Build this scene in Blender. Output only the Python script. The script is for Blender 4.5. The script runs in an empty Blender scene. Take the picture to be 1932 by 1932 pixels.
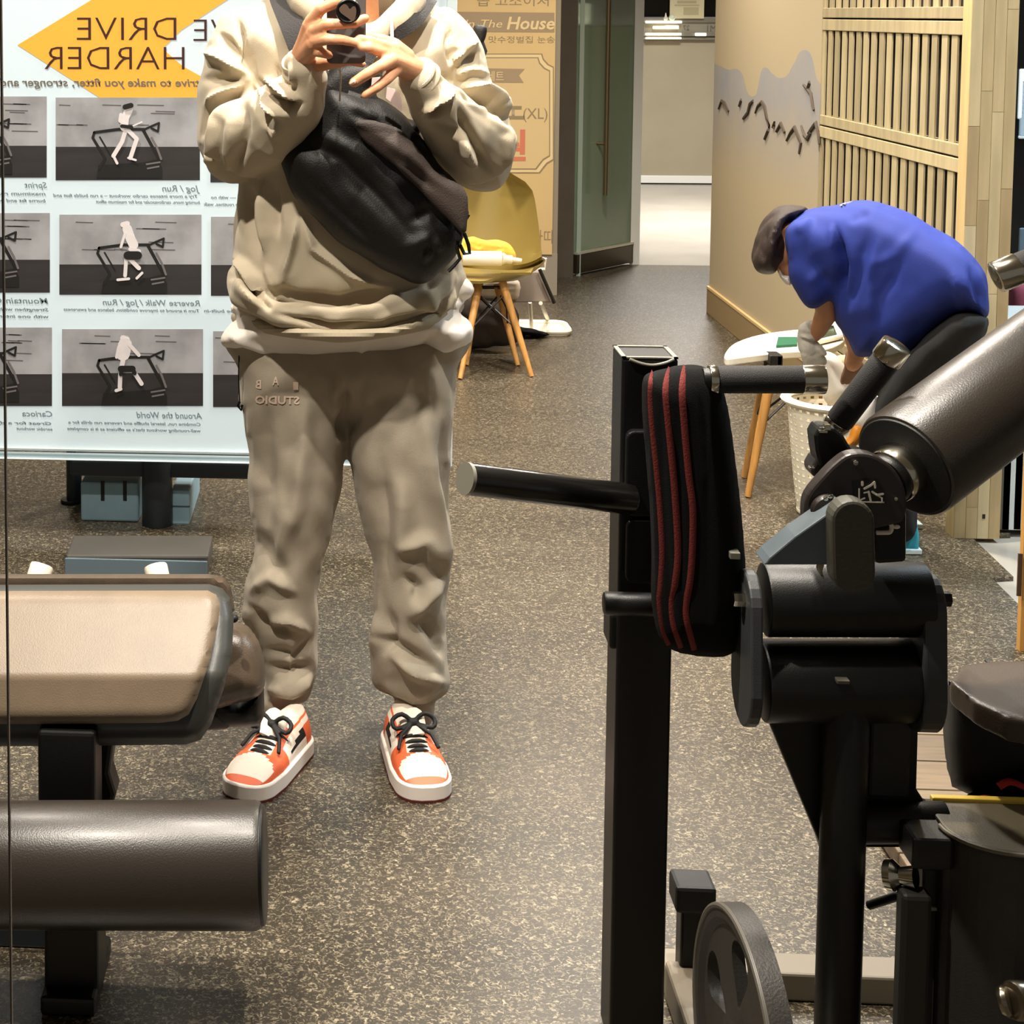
import bpy, bmesh, math, random
import numpy as np
from mathutils import Vector, Matrix, geometry
random.seed(7)
sc = bpy.context.scene
COL = sc.collection
# ---------------------------------------------------------------- camera
FPX, CX, CY, CAMH = 3168.0, 422.0, 278.0, 1.5
TH = math.atan(253.0 / FPX)                       # pitch down
PS = math.atan(233.0 * math.cos(TH) / FPX)        # yaw left
Fv = Vector((-math.sin(PS) * math.cos(TH), math.cos(PS) * math.cos(TH), -math.sin(TH)))
Rv = Vector((math.cos(PS), math.sin(PS), 0))
Uv = Rv.cross(Fv)
CAM = Vector((0, 0, CAMH))
cd = bpy.data.cameras.new('camera'); cam = bpy.data.objects.new('camera', cd); COL.objects.link(cam)
cd.sensor_fit = 'HORIZONTAL'; cd.sensor_width = 36.0; cd.lens = FPX / 1932 * 36.0
cd.shift_x = 0.5 - CX / 1932; cd.shift_y = CY / 1932 - 0.5
cd.clip_start = 0.05; cd.clip_end = 100
cam.matrix_world = Matrix.Translation(CAM) @ Matrix((Rv, Uv, -Fv)).transposed().to_4x4()
sc.camera = cam
# ---------------------------------------------------------------- world, lights, exposure
w = bpy.data.worlds.new('world'); sc.world = w; w.use_nodes = True
w.node_tree.nodes['Background'].inputs[0].default_value = (1.0, 0.93, 0.84, 1)
w.node_tree.nodes['Background'].inputs[1].default_value = 0.15
sc.view_settings.view_transform = 'Standard'; sc.view_settings.look = 'None'
sc.view_settings.gamma = 1; sc.view_settings.use_curve_mapping = False
sc.view_settings.exposure = 0.0
def lamp(name, loc, power, size, color=(1, 0.915, 0.80), target=None, spread=math.radians(140)):
    l = bpy.data.lights.new(name, 'AREA'); l.energy = power; l.shape = 'DISK'; l.size = size; l.color = color
    l.spread = spread
    o = bpy.data.objects.new(name, l); COL.objects.link(o); o.location = loc
    t = Vector(target) if target else Vector((loc[0], loc[1], 0))
    o.rotation_euler = (t - Vector(loc)).to_track_quat('-Z', 'Y').to_euler()
    return o
LZ = 2.86
for (x, y, p, s) in [(-0.62, 1.95, 56, 0.08), (0.50, 2.25, 36, 0.08), (0.10, 3.0, 36, 0.10), (0.75, 4.5, 60, 0.2), (-1.2, 4.0, 34, 0.2), (1.35, 5.4, 52, 0.2),
                     (0.3, 6.7, 50, 0.3), (1.2, 7.6, 44, 0.3), (-1.4, 7.2, 30, 0.3)]:
    lamp('ceiling_downlight', (x, y, LZ), p, s)
lamp('corridor_and_tint_lamp', (2.6, 12.2, LZ), 210, 0.8, (1, 0.97, 0.93))
lamp('corridor_and_tint_lamp', (2.75, 4.3, LZ), 70, 0.4, (0.80, 0.92, 1.0))  # cool lamp added to tint the floor past the post
lamp('corridor_and_tint_lamp', (3.4, 6.8, LZ), 60, 0.5, (0.85, 0.94, 1.0))
# ---------------------------------------------------------------- pixel -> world helpers (photo frame 1932 x 1932)
def ray(u, v):
    return Rv * ((u - CX) / FPX) - Uv * ((v - CY) / FPX) + Fv
def P(u, v, Y):
    d = ray(u, v); return CAM + d * (Y / d.y)
def Fl(u, v, z=0.0):
    d = ray(u, v); return CAM + d * ((z - CAMH) / d.z)
def M(px, Y):
    return px * Y / FPX
# ---------------------------------------------------------------- materials
def lin(h):
    h = h.lstrip('#'); r = [int(h[i:i + 2], 16) / 255 for i in (0, 2, 4)]
    return tuple((c / 12.92 if c <= 0.04045 else ((c + 0.055) / 1.055) ** 2.4) for c in r) + (1,)
MATS = {}
def mat(name, col, rough=0.6, metal=0.0, spec=0.5, var=0.0, vscale=8, bump=0.0, bscale=200, emit=0.0, col2=None, stretch=None, coat=0.0, trans=0.0, alpha=1.0, sheen=0.0):
    if name in MATS: return MATS[name]
    m = bpy.data.materials.new(name); m.use_nodes = True; nt = m.node_tree; b = nt.nodes['Principled BSDF']
    c = lin(col); b.inputs['Base Color'].default_value = c
    b.inputs['Roughness'].default_value = rough; b.inputs['Metallic'].default_value = metal
    b.inputs['Specular IOR Level'].default_value = spec
    if coat: b.inputs['Coat Weight'].default_value = coat; b.inputs['Coat Roughness'].default_value = 0.25
    if trans: b.inputs['Transmission Weight'].default_value = trans
    if sheen: b.inputs['Sheen Weight'].default_value = sheen
    if alpha < 1: b.inputs['Alpha'].default_value = alpha
    if emit: b.inputs['Emission Color'].default_value = c; b.inputs['Emission Strength'].default_value = emit
    tc = nt.nodes.new('ShaderNodeTexCoord'); src = tc.outputs['Object']
    if stretch:
        mp = nt.nodes.new('ShaderNodeMapping'); mp.inputs['Scale'].default_value = stretch
        nt.links.new(src, mp.inputs['Vector']); src = mp.outputs['Vector']
    if var or col2:
        n = nt.nodes.new('ShaderNodeTexNoise'); n.inputs['Scale'].default_value = vscale; n.inputs['Detail'].default_value = 5
        nt.links.new(src, n.inputs['Vector'])
        r = nt.nodes.new('ShaderNodeValToRGB'); r.color_ramp.elements[0].position = 0.35; r.color_ramp.elements[1].position = 0.65
        if col2: a, z = c, lin(col2)
        else: a, z = tuple(x * (1 - var) for x in c[:3]) + (1,), tuple(min(1, x * (1 + var)) for x in c[:3]) + (1,)
        r.color_ramp.elements[0].color = a; r.color_ramp.elements[1].color = z
        nt.links.new(n.outputs['Fac'], r.inputs['Fac']); nt.links.new(r.outputs['Color'], b.inputs['Base Color'])
    if bump:
        n2 = nt.nodes.new('ShaderNodeTexNoise'); n2.inputs['Scale'].default_value = bscale; n2.inputs['Detail'].default_value = 3
        nt.links.new(src, n2.inputs['Vector'])
        bp = nt.nodes.new('ShaderNodeBump'); bp.inputs['Strength'].default_value = bump; bp.inputs['Distance'].default_value = 0.002
        nt.links.new(n2.outputs['Fac'], bp.inputs['Height']); nt.links.new(bp.outputs['Normal'], b.inputs['Normal'])
    MATS[name] = m; return m
# ---------------------------------------------------------------- object helpers
def thing(name, label, cat, loc=(0, 0, 0), group=None):
    o = bpy.data.objects.new(name, None); COL.objects.link(o); o.location = loc; o.empty_display_size = 0.05
    o['label'] = label; o['category'] = cat
    if group: o['group'] = group
    return o
def tag(o, label=None, cat=None, group=None, kind=None):
    if label: o['label'] = label
    if cat: o['category'] = cat
    if group: o['group'] = group
    if kind: o['kind'] = kind
    return o
def abs_loc(o):
    v = Vector(o.location)
    while o.parent: o = o.parent; v += Vector(o.location)
    return v
def obj(name, bm, m, parent=None, smooth=True, origin=None, bevel=0.0, label=None):
    me = bpy.data.meshes.new(name)
    if isinstance(bm, bpy.types.Mesh): me = bm
    else: bm.normal_update(); bm.to_mesh(me); bm.free()
    ms = m if isinstance(m, (list, tuple)) else [m]
    if len(me.materials) == 0:
        for x in ms: me.materials.append(x)
    off = abs_loc(parent) if parent else Vector((0, 0, 0))
    n = len(me.vertices)
    if n:
        co = np.empty(n * 3); me.vertices.foreach_get('co', co); co = co.reshape(-1, 3)
        c = Vector(origin) if origin else Vector(((co[:, 0].min() + co[:, 0].max()) / 2, (co[:, 1].min() + co[:, 1].max()) / 2, co[:, 2].min()))
        co = co - np.array(c); me.vertices.foreach_set('co', co.ravel()); me.update()
    else: c = Vector((0, 0, 0))
    if smooth:
        me.polygons.foreach_set('use_smooth', [True] * len(me.polygons))
        me.set_sharp_from_angle(angle=math.radians(38))
    o = bpy.data.objects.new(name, me); COL.objects.link(o)
    if parent: o.parent = parent
    o.location = c - off
    if bevel:
        b = o.modifiers.new('bevel', 'BEVEL'); b.width = bevel; b.segments = 2; b.limit_method = 'ANGLE'; b.angle_limit = math.radians(40)
    if label: o['label'] = label
    return o
def struct(name, bm, m, **k):
    o = obj(name, bm, m, **k); o['kind'] = 'structure'; return o
def B(): return bmesh.new()
def box(bm, lo, hi, mi=0):
    x0, y0, z0 = lo; x1, y1, z1 = hi
    x0, x1 = min(x0, x1), max(x0, x1); y0, y1 = min(y0, y1), max(y0, y1); z0, z1 = min(z0, z1), max(z0, z1)
    v = [bm.verts.new(p) for p in [(x0, y0, z0), (x1, y0, z0), (x1, y1, z0), (x0, y1, z0), (x0, y0, z1), (x1, y0, z1), (x1, y1, z1), (x0, y1, z1)]]
    for f in [(3, 2, 1, 0), (4, 5, 6, 7), (0, 1, 5, 4), (1, 2, 6, 5), (2, 3, 7, 6), (3, 0, 4, 7)]:
        bm.faces.new([v[i] for i in f]).material_index = mi
    return bm
def boxp(bm, u0, v0, u1, v1, Y0, Y1, mi=0):
    a, b = P(u0, v0, Y0), P(u1, v1, Y0)
    return box(bm, (a.x, Y0, b.z), (b.x, Y1, a.z), mi)
def prism(bm, pts, off, mi=0):
    a = [bm.verts.new(p) for p in pts]; b = [bm.verts.new(Vector(p) + Vector(off)) for p in pts]; n = len(a)
    try: bm.faces.new(a).material_index = mi
    except Exception: pass
    bm.faces.new(b[::-1]).material_index = mi
    for i in range(n):
        j = (i + 1) % n; bm.faces.new((a[j], a[i], b[i], b[j])).material_index = mi
    bmesh.ops.recalc_face_normals(bm, faces=bm.faces[:])
    return bm
def prismp(bm, poly, Y0, Y1, mi=0):
    return prism(bm, [P(u, v, Y0) for u, v in poly], (0, Y1 - Y0, 0), mi)
def frames(pts):
    T = []
    for i in range(len(pts)):
        a = pts[max(0, i - 1)]; b = pts[min(len(pts) - 1, i + 1)]; T.append((b - a).normalized())
    n = Vector((0, -1, 0))
    if abs(T[0].dot(n)) > 0.9: n = Vector((0, 0, 1))
    out = []
    for t in T:
        n = (n - t * n.dot(t)).normalized(); out.append((n, t.cross(n)))
    return out
def tube(bm, pts, rad, seg=14, closed=False, cap=True, mi=0, flat=1.0):
    """pts: Vectors, rad: float or list; flat scales the second axis"""
    pts = [Vector(p) for p in pts]; n = len(pts)
    if not isinstance(rad, (list, tuple)): rad = [rad] * n
    fr = frames(pts if not closed else pts)
    rings = []
    for p, r, (a, b) in zip(pts, rad, fr):
        rings.append([bm.verts.new(p + a * (math.cos(k * 2 * math.pi / seg) * r) + b * (math.sin(k * 2 * math.pi / seg) * r * flat)) for k in range(seg)])
    m = n if closed else n - 1
    for i in range(m):
        A, C = rings[i], rings[(i + 1) % n]
        for k in range(seg):
            l = (k + 1) % seg; bm.faces.new((A[k], A[l], C[l], C[k])).material_index = mi
    if cap and not closed:
        bm.faces.new(rings[0][::-1]).material_index = mi; bm.faces.new(rings[-1]).material_index = mi
    return bm
def cyl(bm, p0, p1, r, seg=32, rnd=0.0, mi=0, r1=None):
    """cylinder with rounded rim of size rnd"""
    p0, p1 = Vector(p0), Vector(p1); d = (p1 - p0).normalized(); r1 = r if r1 is None else r1
    if rnd > 0:
        pts = [p0 + d * 1e-4, p0 + d * rnd * 0.3, p0 + d * rnd, p1 - d * rnd, p1 - d * rnd * 0.3, p1 - d * 1e-4]
        rr = [r - rnd, r - rnd * 0.3, r, r1, r1 - rnd * 0.3, r1 - rnd]
    else: pts = [p0, p1]; rr = [r, r1]
    return tube(bm, pts, rr, seg, mi=mi)
def cylp(bm, a, b, rpx, **k):
    """a, b = (u, v, Y)"""
    return cyl(bm, P(*a), P(*b), M(rpx, a[2]), **k)
def sphere(bm, c, r, sx=1, sy=1, sz=1, seg=16):
    mtx = Matrix.Translation(Vector(c)) @ Matrix.Diagonal((r * sx, r * sy, r * sz, 1))
    bmesh.ops.create_uvsphere(bm, u_segments=seg, v_segments=seg // 2 + 2, radius=1, matrix=mtx); return bm
def catmull(pts, k=6, closed=True):
    n = len(pts); out = []
    rng = range(n) if closed else range(n - 1)
    for i in rng:
        g = lambda j: pts[j % n] if closed else pts[min(max(j, 0), n - 1)]
        p0, p1, p2, p3 = g(i - 1), g(i), g(i + 1), g(i + 2)
        for s in range(k):
            t = s / k
            out.append(tuple(0.5 * ((2 * b) + (-a + c) * t + (2 * a - 5 * b + 4 * c - d) * t * t + (-a + 3 * b - 3 * c + d) * t ** 3) for a, b, c, d in zip(p0, p1, p2, p3)))
    if not closed: out.append(tuple(pts[-1]))
    return out
def inflate(bm, poly, Y, T, R=None, res=6, sm=True, Tb=None, Yf=None, mi=0):
    """puffy closed volume whose outline (seen from the front) is poly (px); T = front half thickness (m), R = rounding distance in px"""
    if sm: poly = catmull(poly, 5)
    A = np.array(poly, float); Tb = T if Tb is None else Tb
    # resample outline
    seg = np.roll(A, -1, 0) - A; L = np.hypot(*seg.T); pts = []
    for i in range(len(A)):
        k = max(1, int(round(L[i] / res)))
        for j in range(k): pts.append(A[i] + seg[i] * j / k)
    bd = np.array(pts); nb = len(bd)
    lo, hi = A.min(0), A.max(0)
    gx, gy = np.meshgrid(np.arange(lo[0], hi[0], res), np.arange(lo[1], hi[1], res)); g = np.stack([gx.ravel(), gy.ravel()], 1)
    def dist(q):
        a = bd; b = np.roll(bd, -1, 0); ab = b - a; d2 = np.full(len(q), 1e9)
        for i in range(len(a)):
            t = np.clip(((q - a[i]) @ ab[i]) / max(1e-9, ab[i] @ ab[i]), 0, 1); p = a[i] + t[:, None] * ab[i]
            d2 = np.minimum(d2, ((q - p) ** 2).sum(1))
        return np.sqrt(d2)
    def inside(q):
        a = bd; b = np.roll(bd, -1, 0); c = np.zeros(len(q), bool)
        for (x0, y0), (x1, y1) in zip(a, b):
            if y0 == y1: continue
            m_ = ((y0 > q[:, 1]) != (y1 > q[:, 1])) & (q[:, 0] < (x1 - x0) * (q[:, 1] - y0) / (y1 - y0) + x0); c ^= m_
        return c
    g = g[inside(g)]; d = dist(g); k = d > res * 0.45; g = g[k]; d = d[k]
    if R is None: R = d.max() if len(d) else res
    allp = np.vstack([bd, g]); dd = np.concatenate([np.zeros(nb), d])
    th = np.sqrt(np.clip(1 - (1 - np.minimum(dd / R, 1)) ** 2, 0, 1))
    vs, _, fs, *_ = geometry.delaunay_2d_cdt([Vector(p) for p in allp], [(i, (i + 1) % nb) for i in range(nb)], [list(range(nb))], 1, 1e-4)
    if len(vs) != len(allp):
        q = np.array([tuple(v) for v in vs]); dq = dist(q); dq[dq < 0.5] = 0
        th = np.sqrt(np.clip(1 - (1 - np.minimum(dq / R, 1)) ** 2, 0, 1)); isb = dq < 0.5
    else: isb = np.arange(len(allp)) < nb
    fr, bk = [], []
    for v, t, ib in zip(vs, th, isb):
        y = Y if Yf is None else Yf(v[0], v[1])
        p = P(v[0], v[1], y)
        if ib: a = b = bm.verts.new(p)
        else: a = bm.verts.new(P(v[0], v[1], y - T * t)); b = bm.verts.new(p + Vector((0, Tb * t, 0)))
        fr.append(a); bk.append(b)
    for f in fs:
        for L_, rev in ((fr, False), (bk, True)):
            vv = [L_[i] for i in f]
            if len(set(vv)) < 3: continue
            try:
                ff = bm.faces.new(vv[::-1] if not rev else vv); ff.material_index = mi
            except ValueError: pass
    bmesh.ops.recalc_face_normals(bm, faces=bm.faces[:])
    return bm
def remesh(bm, vox, smooth=4, post=None, fac=0.5, dec=None, psm=2):
    """union everything in bm into one skin; returns a Mesh"""
    me = bpy.data.meshes.new('tmp'); bm.to_mesh(me); bm.free()
    o = bpy.data.objects.new('tmp', me); COL.objects.link(o)
    r = o.modifiers.new('r', 'REMESH'); r.mode = 'VOXEL'; r.voxel_size = vox; r.adaptivity = 0
    if smooth: s = o.modifiers.new('s', 'SMOOTH'); s.factor = fac; s.iterations = smooth
    if dec: q = o.modifiers.new('d', 'DECIMATE'); q.ratio = dec
    dg = bpy.context.evaluated_depsgraph_get(); dg.update()
    out = bpy.data.meshes.new_from_object(o.evaluated_get(dg))
    bpy.data.objects.remove(o); bpy.data.meshes.remove(me)
    out.materials.clear()
    if post:
        n = len(out.vertices); co = np.empty(n * 3); out.vertices.foreach_get('co', co); co = co.reshape(-1, 3)
        no = np.empty(n * 3); out.vertices.foreach_get('normal', no); no = no.reshape(-1, 3)
        co = post(co, no)
        ne = len(out.edges); ed = np.empty(ne * 2, int); out.edges.foreach_get('vertices', ed); ed = ed.reshape(-1, 2)
        for _ in range(psm):
            s_ = np.zeros_like(co); c_ = np.zeros(n)
            for ax in range(3): s_[:, ax] = np.bincount(ed[:, 0], co[ed[:, 1], ax], n) + np.bincount(ed[:, 1], co[ed[:, 0], ax], n)
            c_ = np.bincount(ed.ravel(), minlength=n); co = co * 0.45 + 0.55 * s_ / np.maximum(c_, 1)[:, None]
        out.vertices.foreach_set('co', co.ravel()); out.update()
    return out
RM = np.array([list(Rv), list(Uv), list(Fv)])
def topx(co):
    d = (co - np.array(CAM)) @ RM.T
    return CX + FPX * d[:, 0] / d[:, 2], CY - FPX * d[:, 1] / d[:, 2]
def folds(lst, amp=1.0, front=True, noise=0.0):
    """lst: (polyline px, width px, depth m) - positive depth = ridge. Displaces along the normal near each crease line."""
    def f(co, no):
        u, v = topx(co); q = np.stack([u, v], 1); disp = np.zeros(len(co))
        for pl, wd, dp in lst:
            pl = np.array(pl, float); best = np.full(len(q), 1e9); tt = np.zeros(len(q)); n = len(pl) - 1
            for i in range(n):
                ab = pl[i + 1] - pl[i]; t = np.clip(((q - pl[i]) @ ab) / (ab @ ab), 0, 1)
                d = np.hypot(*(q - (pl[i] + t[:, None] * ab)).T); m_ = d < best
                best[m_] = d[m_]; tt[m_] = (i + t[m_]) / n
            taper = np.clip(np.minimum(tt, 1 - tt) * 3.5 + 0.08, 0, 1); wd_ = wd * 1.25 * (0.55 + 0.45 * taper)
            disp += dp * np.exp(-(best / wd_) ** 2) * taper
        if front: disp *= np.clip(-no[:, 1] * 2.0 + 0.3, 0, 1)
        if noise:
            x, y, z = co.T
            disp += noise * (np.sin(x * 41 + np.sin(z * 23) * 2) * np.sin(z * 31 + 1.3 * np.sin(x * 29)) + 0.5 * np.sin(x * 73 + z * 57 + y * 40))
        return co + no * (disp * amp)[:, None]
    return f
FONTS = {}
def text(name, s, u, v, hpx, Y, m, parent=None, mirror=False, wpx=None, depth=0.0006, bold=0.0, slant=0.0, align='LEFT', curve=None, label=None):
    """flat lettering; (u,v) = left baseline in px as seen, hpx = cap height, wpx = full width"""
    c = bpy.data.curves.new('t', 'FONT'); c.body = s; c.size = 1; c.extrude = 0.0; c.offset = bold; c.shear = slant; c.resolution_u = 2
    o = bpy.data.objects.new('t', c); COL.objects.link(o)
    dg = bpy.context.evaluated_depsgraph_get(); dg.update(); me = bpy.data.meshes.new_from_object(o.evaluated_get(dg)); bpy.data.objects.remove(o)
    if curve:
        b_ = bmesh.new(); b_.from_mesh(me); bmesh.ops.triangulate(b_, faces=b_.faces[:])
        for _ in range(2): bmesh.ops.subdivide_edges(b_, edges=b_.edges[:], cuts=1, use_grid_fill=True)
        b_.to_mesh(me); b_.free()
    n = len(me.vertices)
    if n == 0: return None
    co = np.empty(n * 3); me.vertices.foreach_get('co', co); co = co.reshape(-1, 3)
    x0, x1 = co[:, 0].min(), co[:, 0].max(); W = x1 - x0
    h = M(hpx, Y) / 0.70
    sx = (M(wpx, Y) / W) if wpx else h
    x = (co[:, 0] - x0) * sx
    if mirror: x = W * sx - x
    base = P(u, v, Y); new = np.stack([base.x + x, np.full(n, Y - depth), base.z + co[:, 1] * h], 1)
    if curve: new = curve(new)
    me.vertices.foreach_set('co', new.ravel()); me.update(); me.materials.clear()
    ob = obj(name, me, m, parent, smooth=False)
    if label: ob['label'] = label
    return ob
# ================================================================ materials used all over
black_metal = mat('black_metal', '#090908', rough=0.42, spec=0.4, bump=0.15, bscale=600)
grey_metal = mat('grey_metal', '#35383a', rough=0.5, var=0.15, vscale=14, bump=0.1, bscale=500)
chrome = mat('chrome', '#cfc9b8', rough=0.16, metal=1.0)
rubber_blk = mat('rubber_black', '#0b0b0a', rough=0.62, bump=0.2, bscale=500)
foam = mat('foam_grip', '#0f0c0b', rough=0.7, bump=0.5, bscale=900)
leather = mat('pad_leather', '#2c2620', rough=0.36, spec=0.6, bump=0.2, bscale=450, coat=0.1)
leather_b = mat('pad_leather_brown', '#54473a', rough=0.34, spec=0.6, var=0.1, vscale=30, bump=0.25, bscale=450)
dark_cloth = mat('dark_cloth', '#0d0d0d', rough=0.95, bump=0.6, bscale=900, spec=0.2)
white_pl = mat('white_plastic', '#e9e2cf', rough=0.45)
cream = mat('cream_plastic', '#efe7d3', rough=0.5)
wood_leg = mat('beech_wood', '#c48f4c', rough=0.5, var=0.2, vscale=6, stretch=(8, 8, 1))
# ---------------------------------------------------------------- floor
def floor_mat():
    m = bpy.data.materials.new('rubber_floor'); m.use_nodes = True; nt = m.node_tree; b = nt.nodes['Principled BSDF']; L = nt.links.new
    tc = nt.nodes.new('ShaderNodeTexCoord')
    def N(t, **k):
        n = nt.nodes.new(t)
        for a, c in k.items(): n.inputs[a].default_value = c
        return n
    n1 = N('ShaderNodeTexNoise', Scale=125, Detail=2.5, Roughness=0.6, Distortion=1.3); L(tc.outputs['Object'], n1.inputs['Vector'])
    r1 = nt.nodes.new('ShaderNodeValToRGB'); e = r1.color_ramp.elements; e[0].position = 0.50; e[0].color = (0, 0, 0, 1); e[1].position = 0.72; e[1].color = (1, 1, 1, 1)
    L(n1.outputs['Fac'], r1.inputs['Fac'])
    n2 = N('ShaderNodeTexNoise', Scale=2.2, Detail=4); mp2 = nt.nodes.new('ShaderNodeMapping'); mp2.inputs['Scale'].default_value = (0.35, 1.6, 1); L(tc.outputs['Object'], mp2.inputs[0]); L(mp2.outputs[0], n2.inputs['Vector'])
    r2 = nt.nodes.new('ShaderNodeValToRGB'); e = r2.color_ramp.elements; e[0].position = 0.3; e[0].color = lin('#2a241b'); e[1].position = 0.7; e[1].color = lin('#3d3529')
    L(n2.outputs['Fac'], r2.inputs['Fac'])
    n3 = N('ShaderNodeTexNoise', Scale=90, Detail=1); L(tc.outputs['Object'], n3.inputs['Vector'])
    r3 = nt.nodes.new('ShaderNodeValToRGB'); e = r3.color_ramp.elements; e[0].position = 0.35; e[0].color = lin('#7b6f59'); e[1].position = 0.7; e[1].color = lin('#b0a287')
    L(n3.outputs['Fac'], r3.inputs['Fac'])
    mx = nt.nodes.new('ShaderNodeMix'); mx.data_type = 'RGBA'; L(r1.outputs['Color'], mx.inputs[0]); L(r2.outputs['Color'], mx.inputs[6]); L(r3.outputs['Color'], mx.inputs[7])
    L(mx.outputs[2], b.inputs['Base Color']); b.inputs['Roughness'].default_value = 0.36; b.inputs['Specular IOR Level'].default_value = 0.6
    bp = N('ShaderNodeBump', Strength=0.25, Distance=0.002); L(n1.outputs['Fac'], bp.inputs['Height']); L(bp.outputs['Normal'], b.inputs['Normal'])
    return m
pale_floor = mat('pale_floor', '#a8a196', rough=0.28, var=0.07, vscale=3, bump=0.04, bscale=40)
XW = Fl(1337, 590).x                                        # right partition plane
bm = B(); box(bm, (-5, -1.2, -0.30), (7, 16.5, -0.012)); struct('floor', bm, pale_floor, smooth=False)
yb = Fl(1250, 500).y                                         # rubber ends at the corridor threshold
poly = [Vector((-5, -1.2, -0.012)), Vector((3.2, -1.2, -0.012))]
for u, v in [(1932, 1150), (1872, 1091), (1912, 1088), (1830, 1010)]:
    p = Fl(u, v); poly.append(Vector((p.x, p.y, -0.012)))
poly += [Vector((XW + 0.1, 4.9, -0.012)), Vector((XW + 0.1, 8.3, -0.012)), Vector((XW + 1.8, 8.3, -0.012)), Vector((XW + 1.8, yb, -0.012)), Vector((-5, yb, -0.012))]
poly[1] = Vector((Fl(1932, 1150).x + 1.6, -1.2, -0.012)); poly.insert(2, Vector((Fl(1932, 1150).x + 1.6, Fl(1932, 1150).y - 0.75, -0.012)))
bm = B(); prism(bm, poly, (0, 0, 0.012)); o = struct('floor', bm, floor_mat(), smooth=False); 
# ---------------------------------------------------------------- ceiling and shell
ceil_m = mat('ceiling_paint', '#b9b0a0', rough=0.9)
wall_m = mat('cream_wall', '#b7a98e', rough=0.8, var=0.05, vscale=3, bump=0.1, bscale=120)
bm = B(); box(bm, (-5, -1.2, 2.9), (7, 16.5, 3.0)); struct('ceiling', bm, ceil_m, smooth=False)
bm = B(); box(bm, (-5.1, -1.2, 0), (-5, 16.5, 2.9)); struct('wall_left', bm, wall_m, smooth=False)
bm = B(); box(bm, (7, -1.2, 0), (7.1, 16.5, 2.9)); struct('wall_right', bm, wall_m, smooth=False)
YB = Fl(1250, 345).y                                        # far corridor wall
# corridor back wall: lower panel, white base strip, ledge rails, dark glazing above
bm = B(); a = P(900, 75, YB); b = P(1500, 345, YB)
box(bm, (a.x - 1, YB, 0), (b.x + 1.5, YB + 0.15, a.z)); struct('wall_back', bm, mat('corridor_wall', '#a2977f', rough=0.55, var=0.05, vscale=2), smooth=False)
bm = B(); box(bm, (a.x - 1, YB - 0.02, 0.0), (b.x + 1.5, YB - 0.001, M(14, YB))); struct('baseboard_back', bm, mat('white_base', '#e8e6de', rough=0.2), smooth=False, bevel=0.004)
bm = B(); box(bm, (a.x - 1, YB, P(1270, 34, YB).z + 0.01), (b.x + 1.5, YB + 0.1, 2.9)); struct('window_1', bm, mat('dark_glazing', '#1d1916', rough=0.15), smooth=False)
rail = mat('rail_metal', '#8b8578', rough=0.35, metal=0.3)
for k, (v0, v1) in enumerate([(34, 42), (62, 68), (71, 75)]):
    bm = B(); q0, q1 = P(1195, v0, YB - 0.05), P(1360, v1, YB - 0.05); box(bm, (q0.x - 1, YB - 0.05, q1.z), (q1.x + 1, YB - 0.002, q0.z)); struct('trim_%d' % (k + 1), bm, rail, smooth=False)
bm = B(); q0, q1 = P(1195, 42, YB - 0.02), P(1360, 71, YB - 0.02); box(bm, (q0.x - 1, YB - 0.02, q1.z), (q1.x + 1, YB + 0.05, q0.z)); struct('trim_4', bm, mat('rail_back', '#8f8979', rough=0.5), smooth=False)
STRIPS = {(1219, 39): 'long glowing white strip, topmost on the far corridor ledge', (1233, 49): 'short glowing white box, left one of the middle pair on far ledge', (1256, 48): 'short glowing white box, right one of the middle pair on far ledge', (1219, 62): 'long glowing white strip just above the lowest one on far ledge', (1219, 70): 'lowest long glowing white strip on the far corridor ledge', (1313, 62): 'small glowing white box at the right on the far corridor ledge'}
glow = mat('lit_tube', '#fff6dc', emit=1.5)
for (u0, v0, u1, v1) in [(1219, 39, 1287, 44), (1233, 49, 1255, 55), (1256, 48, 1281, 55), (1219, 62, 1286, 67), (1219, 70, 1286, 74), (1313, 62, 1333, 68)]:
    bm = B(); q0, q1 = P(u0, v0, YB - 0.1), P(u1, v1, YB - 0.1); box(bm, (q0.x, YB - 0.1, q1.z), (q1.x, YB - 0.055, q0.z))
    tag(obj('light_strip', bm, glow, smooth=False, bevel=0.006), STRIPS[(u0, v0)], 'light', 'lit strips on the far corridor ledge')
# notices behind the ledge
no = thing('notice', 'cream framed notice standing on the far corridor ledge against dark glass', 'sign', P(1296, 35, YB - 0.08))
bm = B(); boxp(bm, 1265, -30, 1328, 35, YB - 0.08, YB - 0.06); obj('board', bm, mat('notice_cream', '#d8cda6', rough=0.5), no, smooth=False)
bm = B(); boxp(bm, 1278, 2, 1314, 6, YB - 0.084, YB - 0.08); boxp(bm, 1273, 9, 1320, 11, YB - 0.084, YB - 0.08); boxp(bm, 1290, 14, 1318, 28, YB - 0.084, YB - 0.08); obj('print', bm, mat('notice_print', '#b8ae88'), no, smooth=False)
for u, r, nm, lb, hx in [(1268, 6, 'ball', 'round pale green ball on the far corridor ledge', '#e4f0d2'), (1256, 4, 'cup', 'small white cup with pointed lid on the far corridor ledge', '#f0ead8')]:
    bm = B(); c = P(u, 39 - r, YB - 0.075); sphere(bm, c, M(r, YB)); 
    if nm == 'cup': cyl(bm, c + Vector((0, 0, 0.01)), c + Vector((0, 0, 0.05)), 0.012, 10, r1=0.003)
    tag(obj(nm, bm, mat('m_' + nm, hx, rough=0.4)), lb, nm)
t = text('ledge_lettering', '27', 1288, 57, 9, YB - 0.022, mat('grey_ink', '#5f5a50'), None, mirror=True, depth=0.004)
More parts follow.
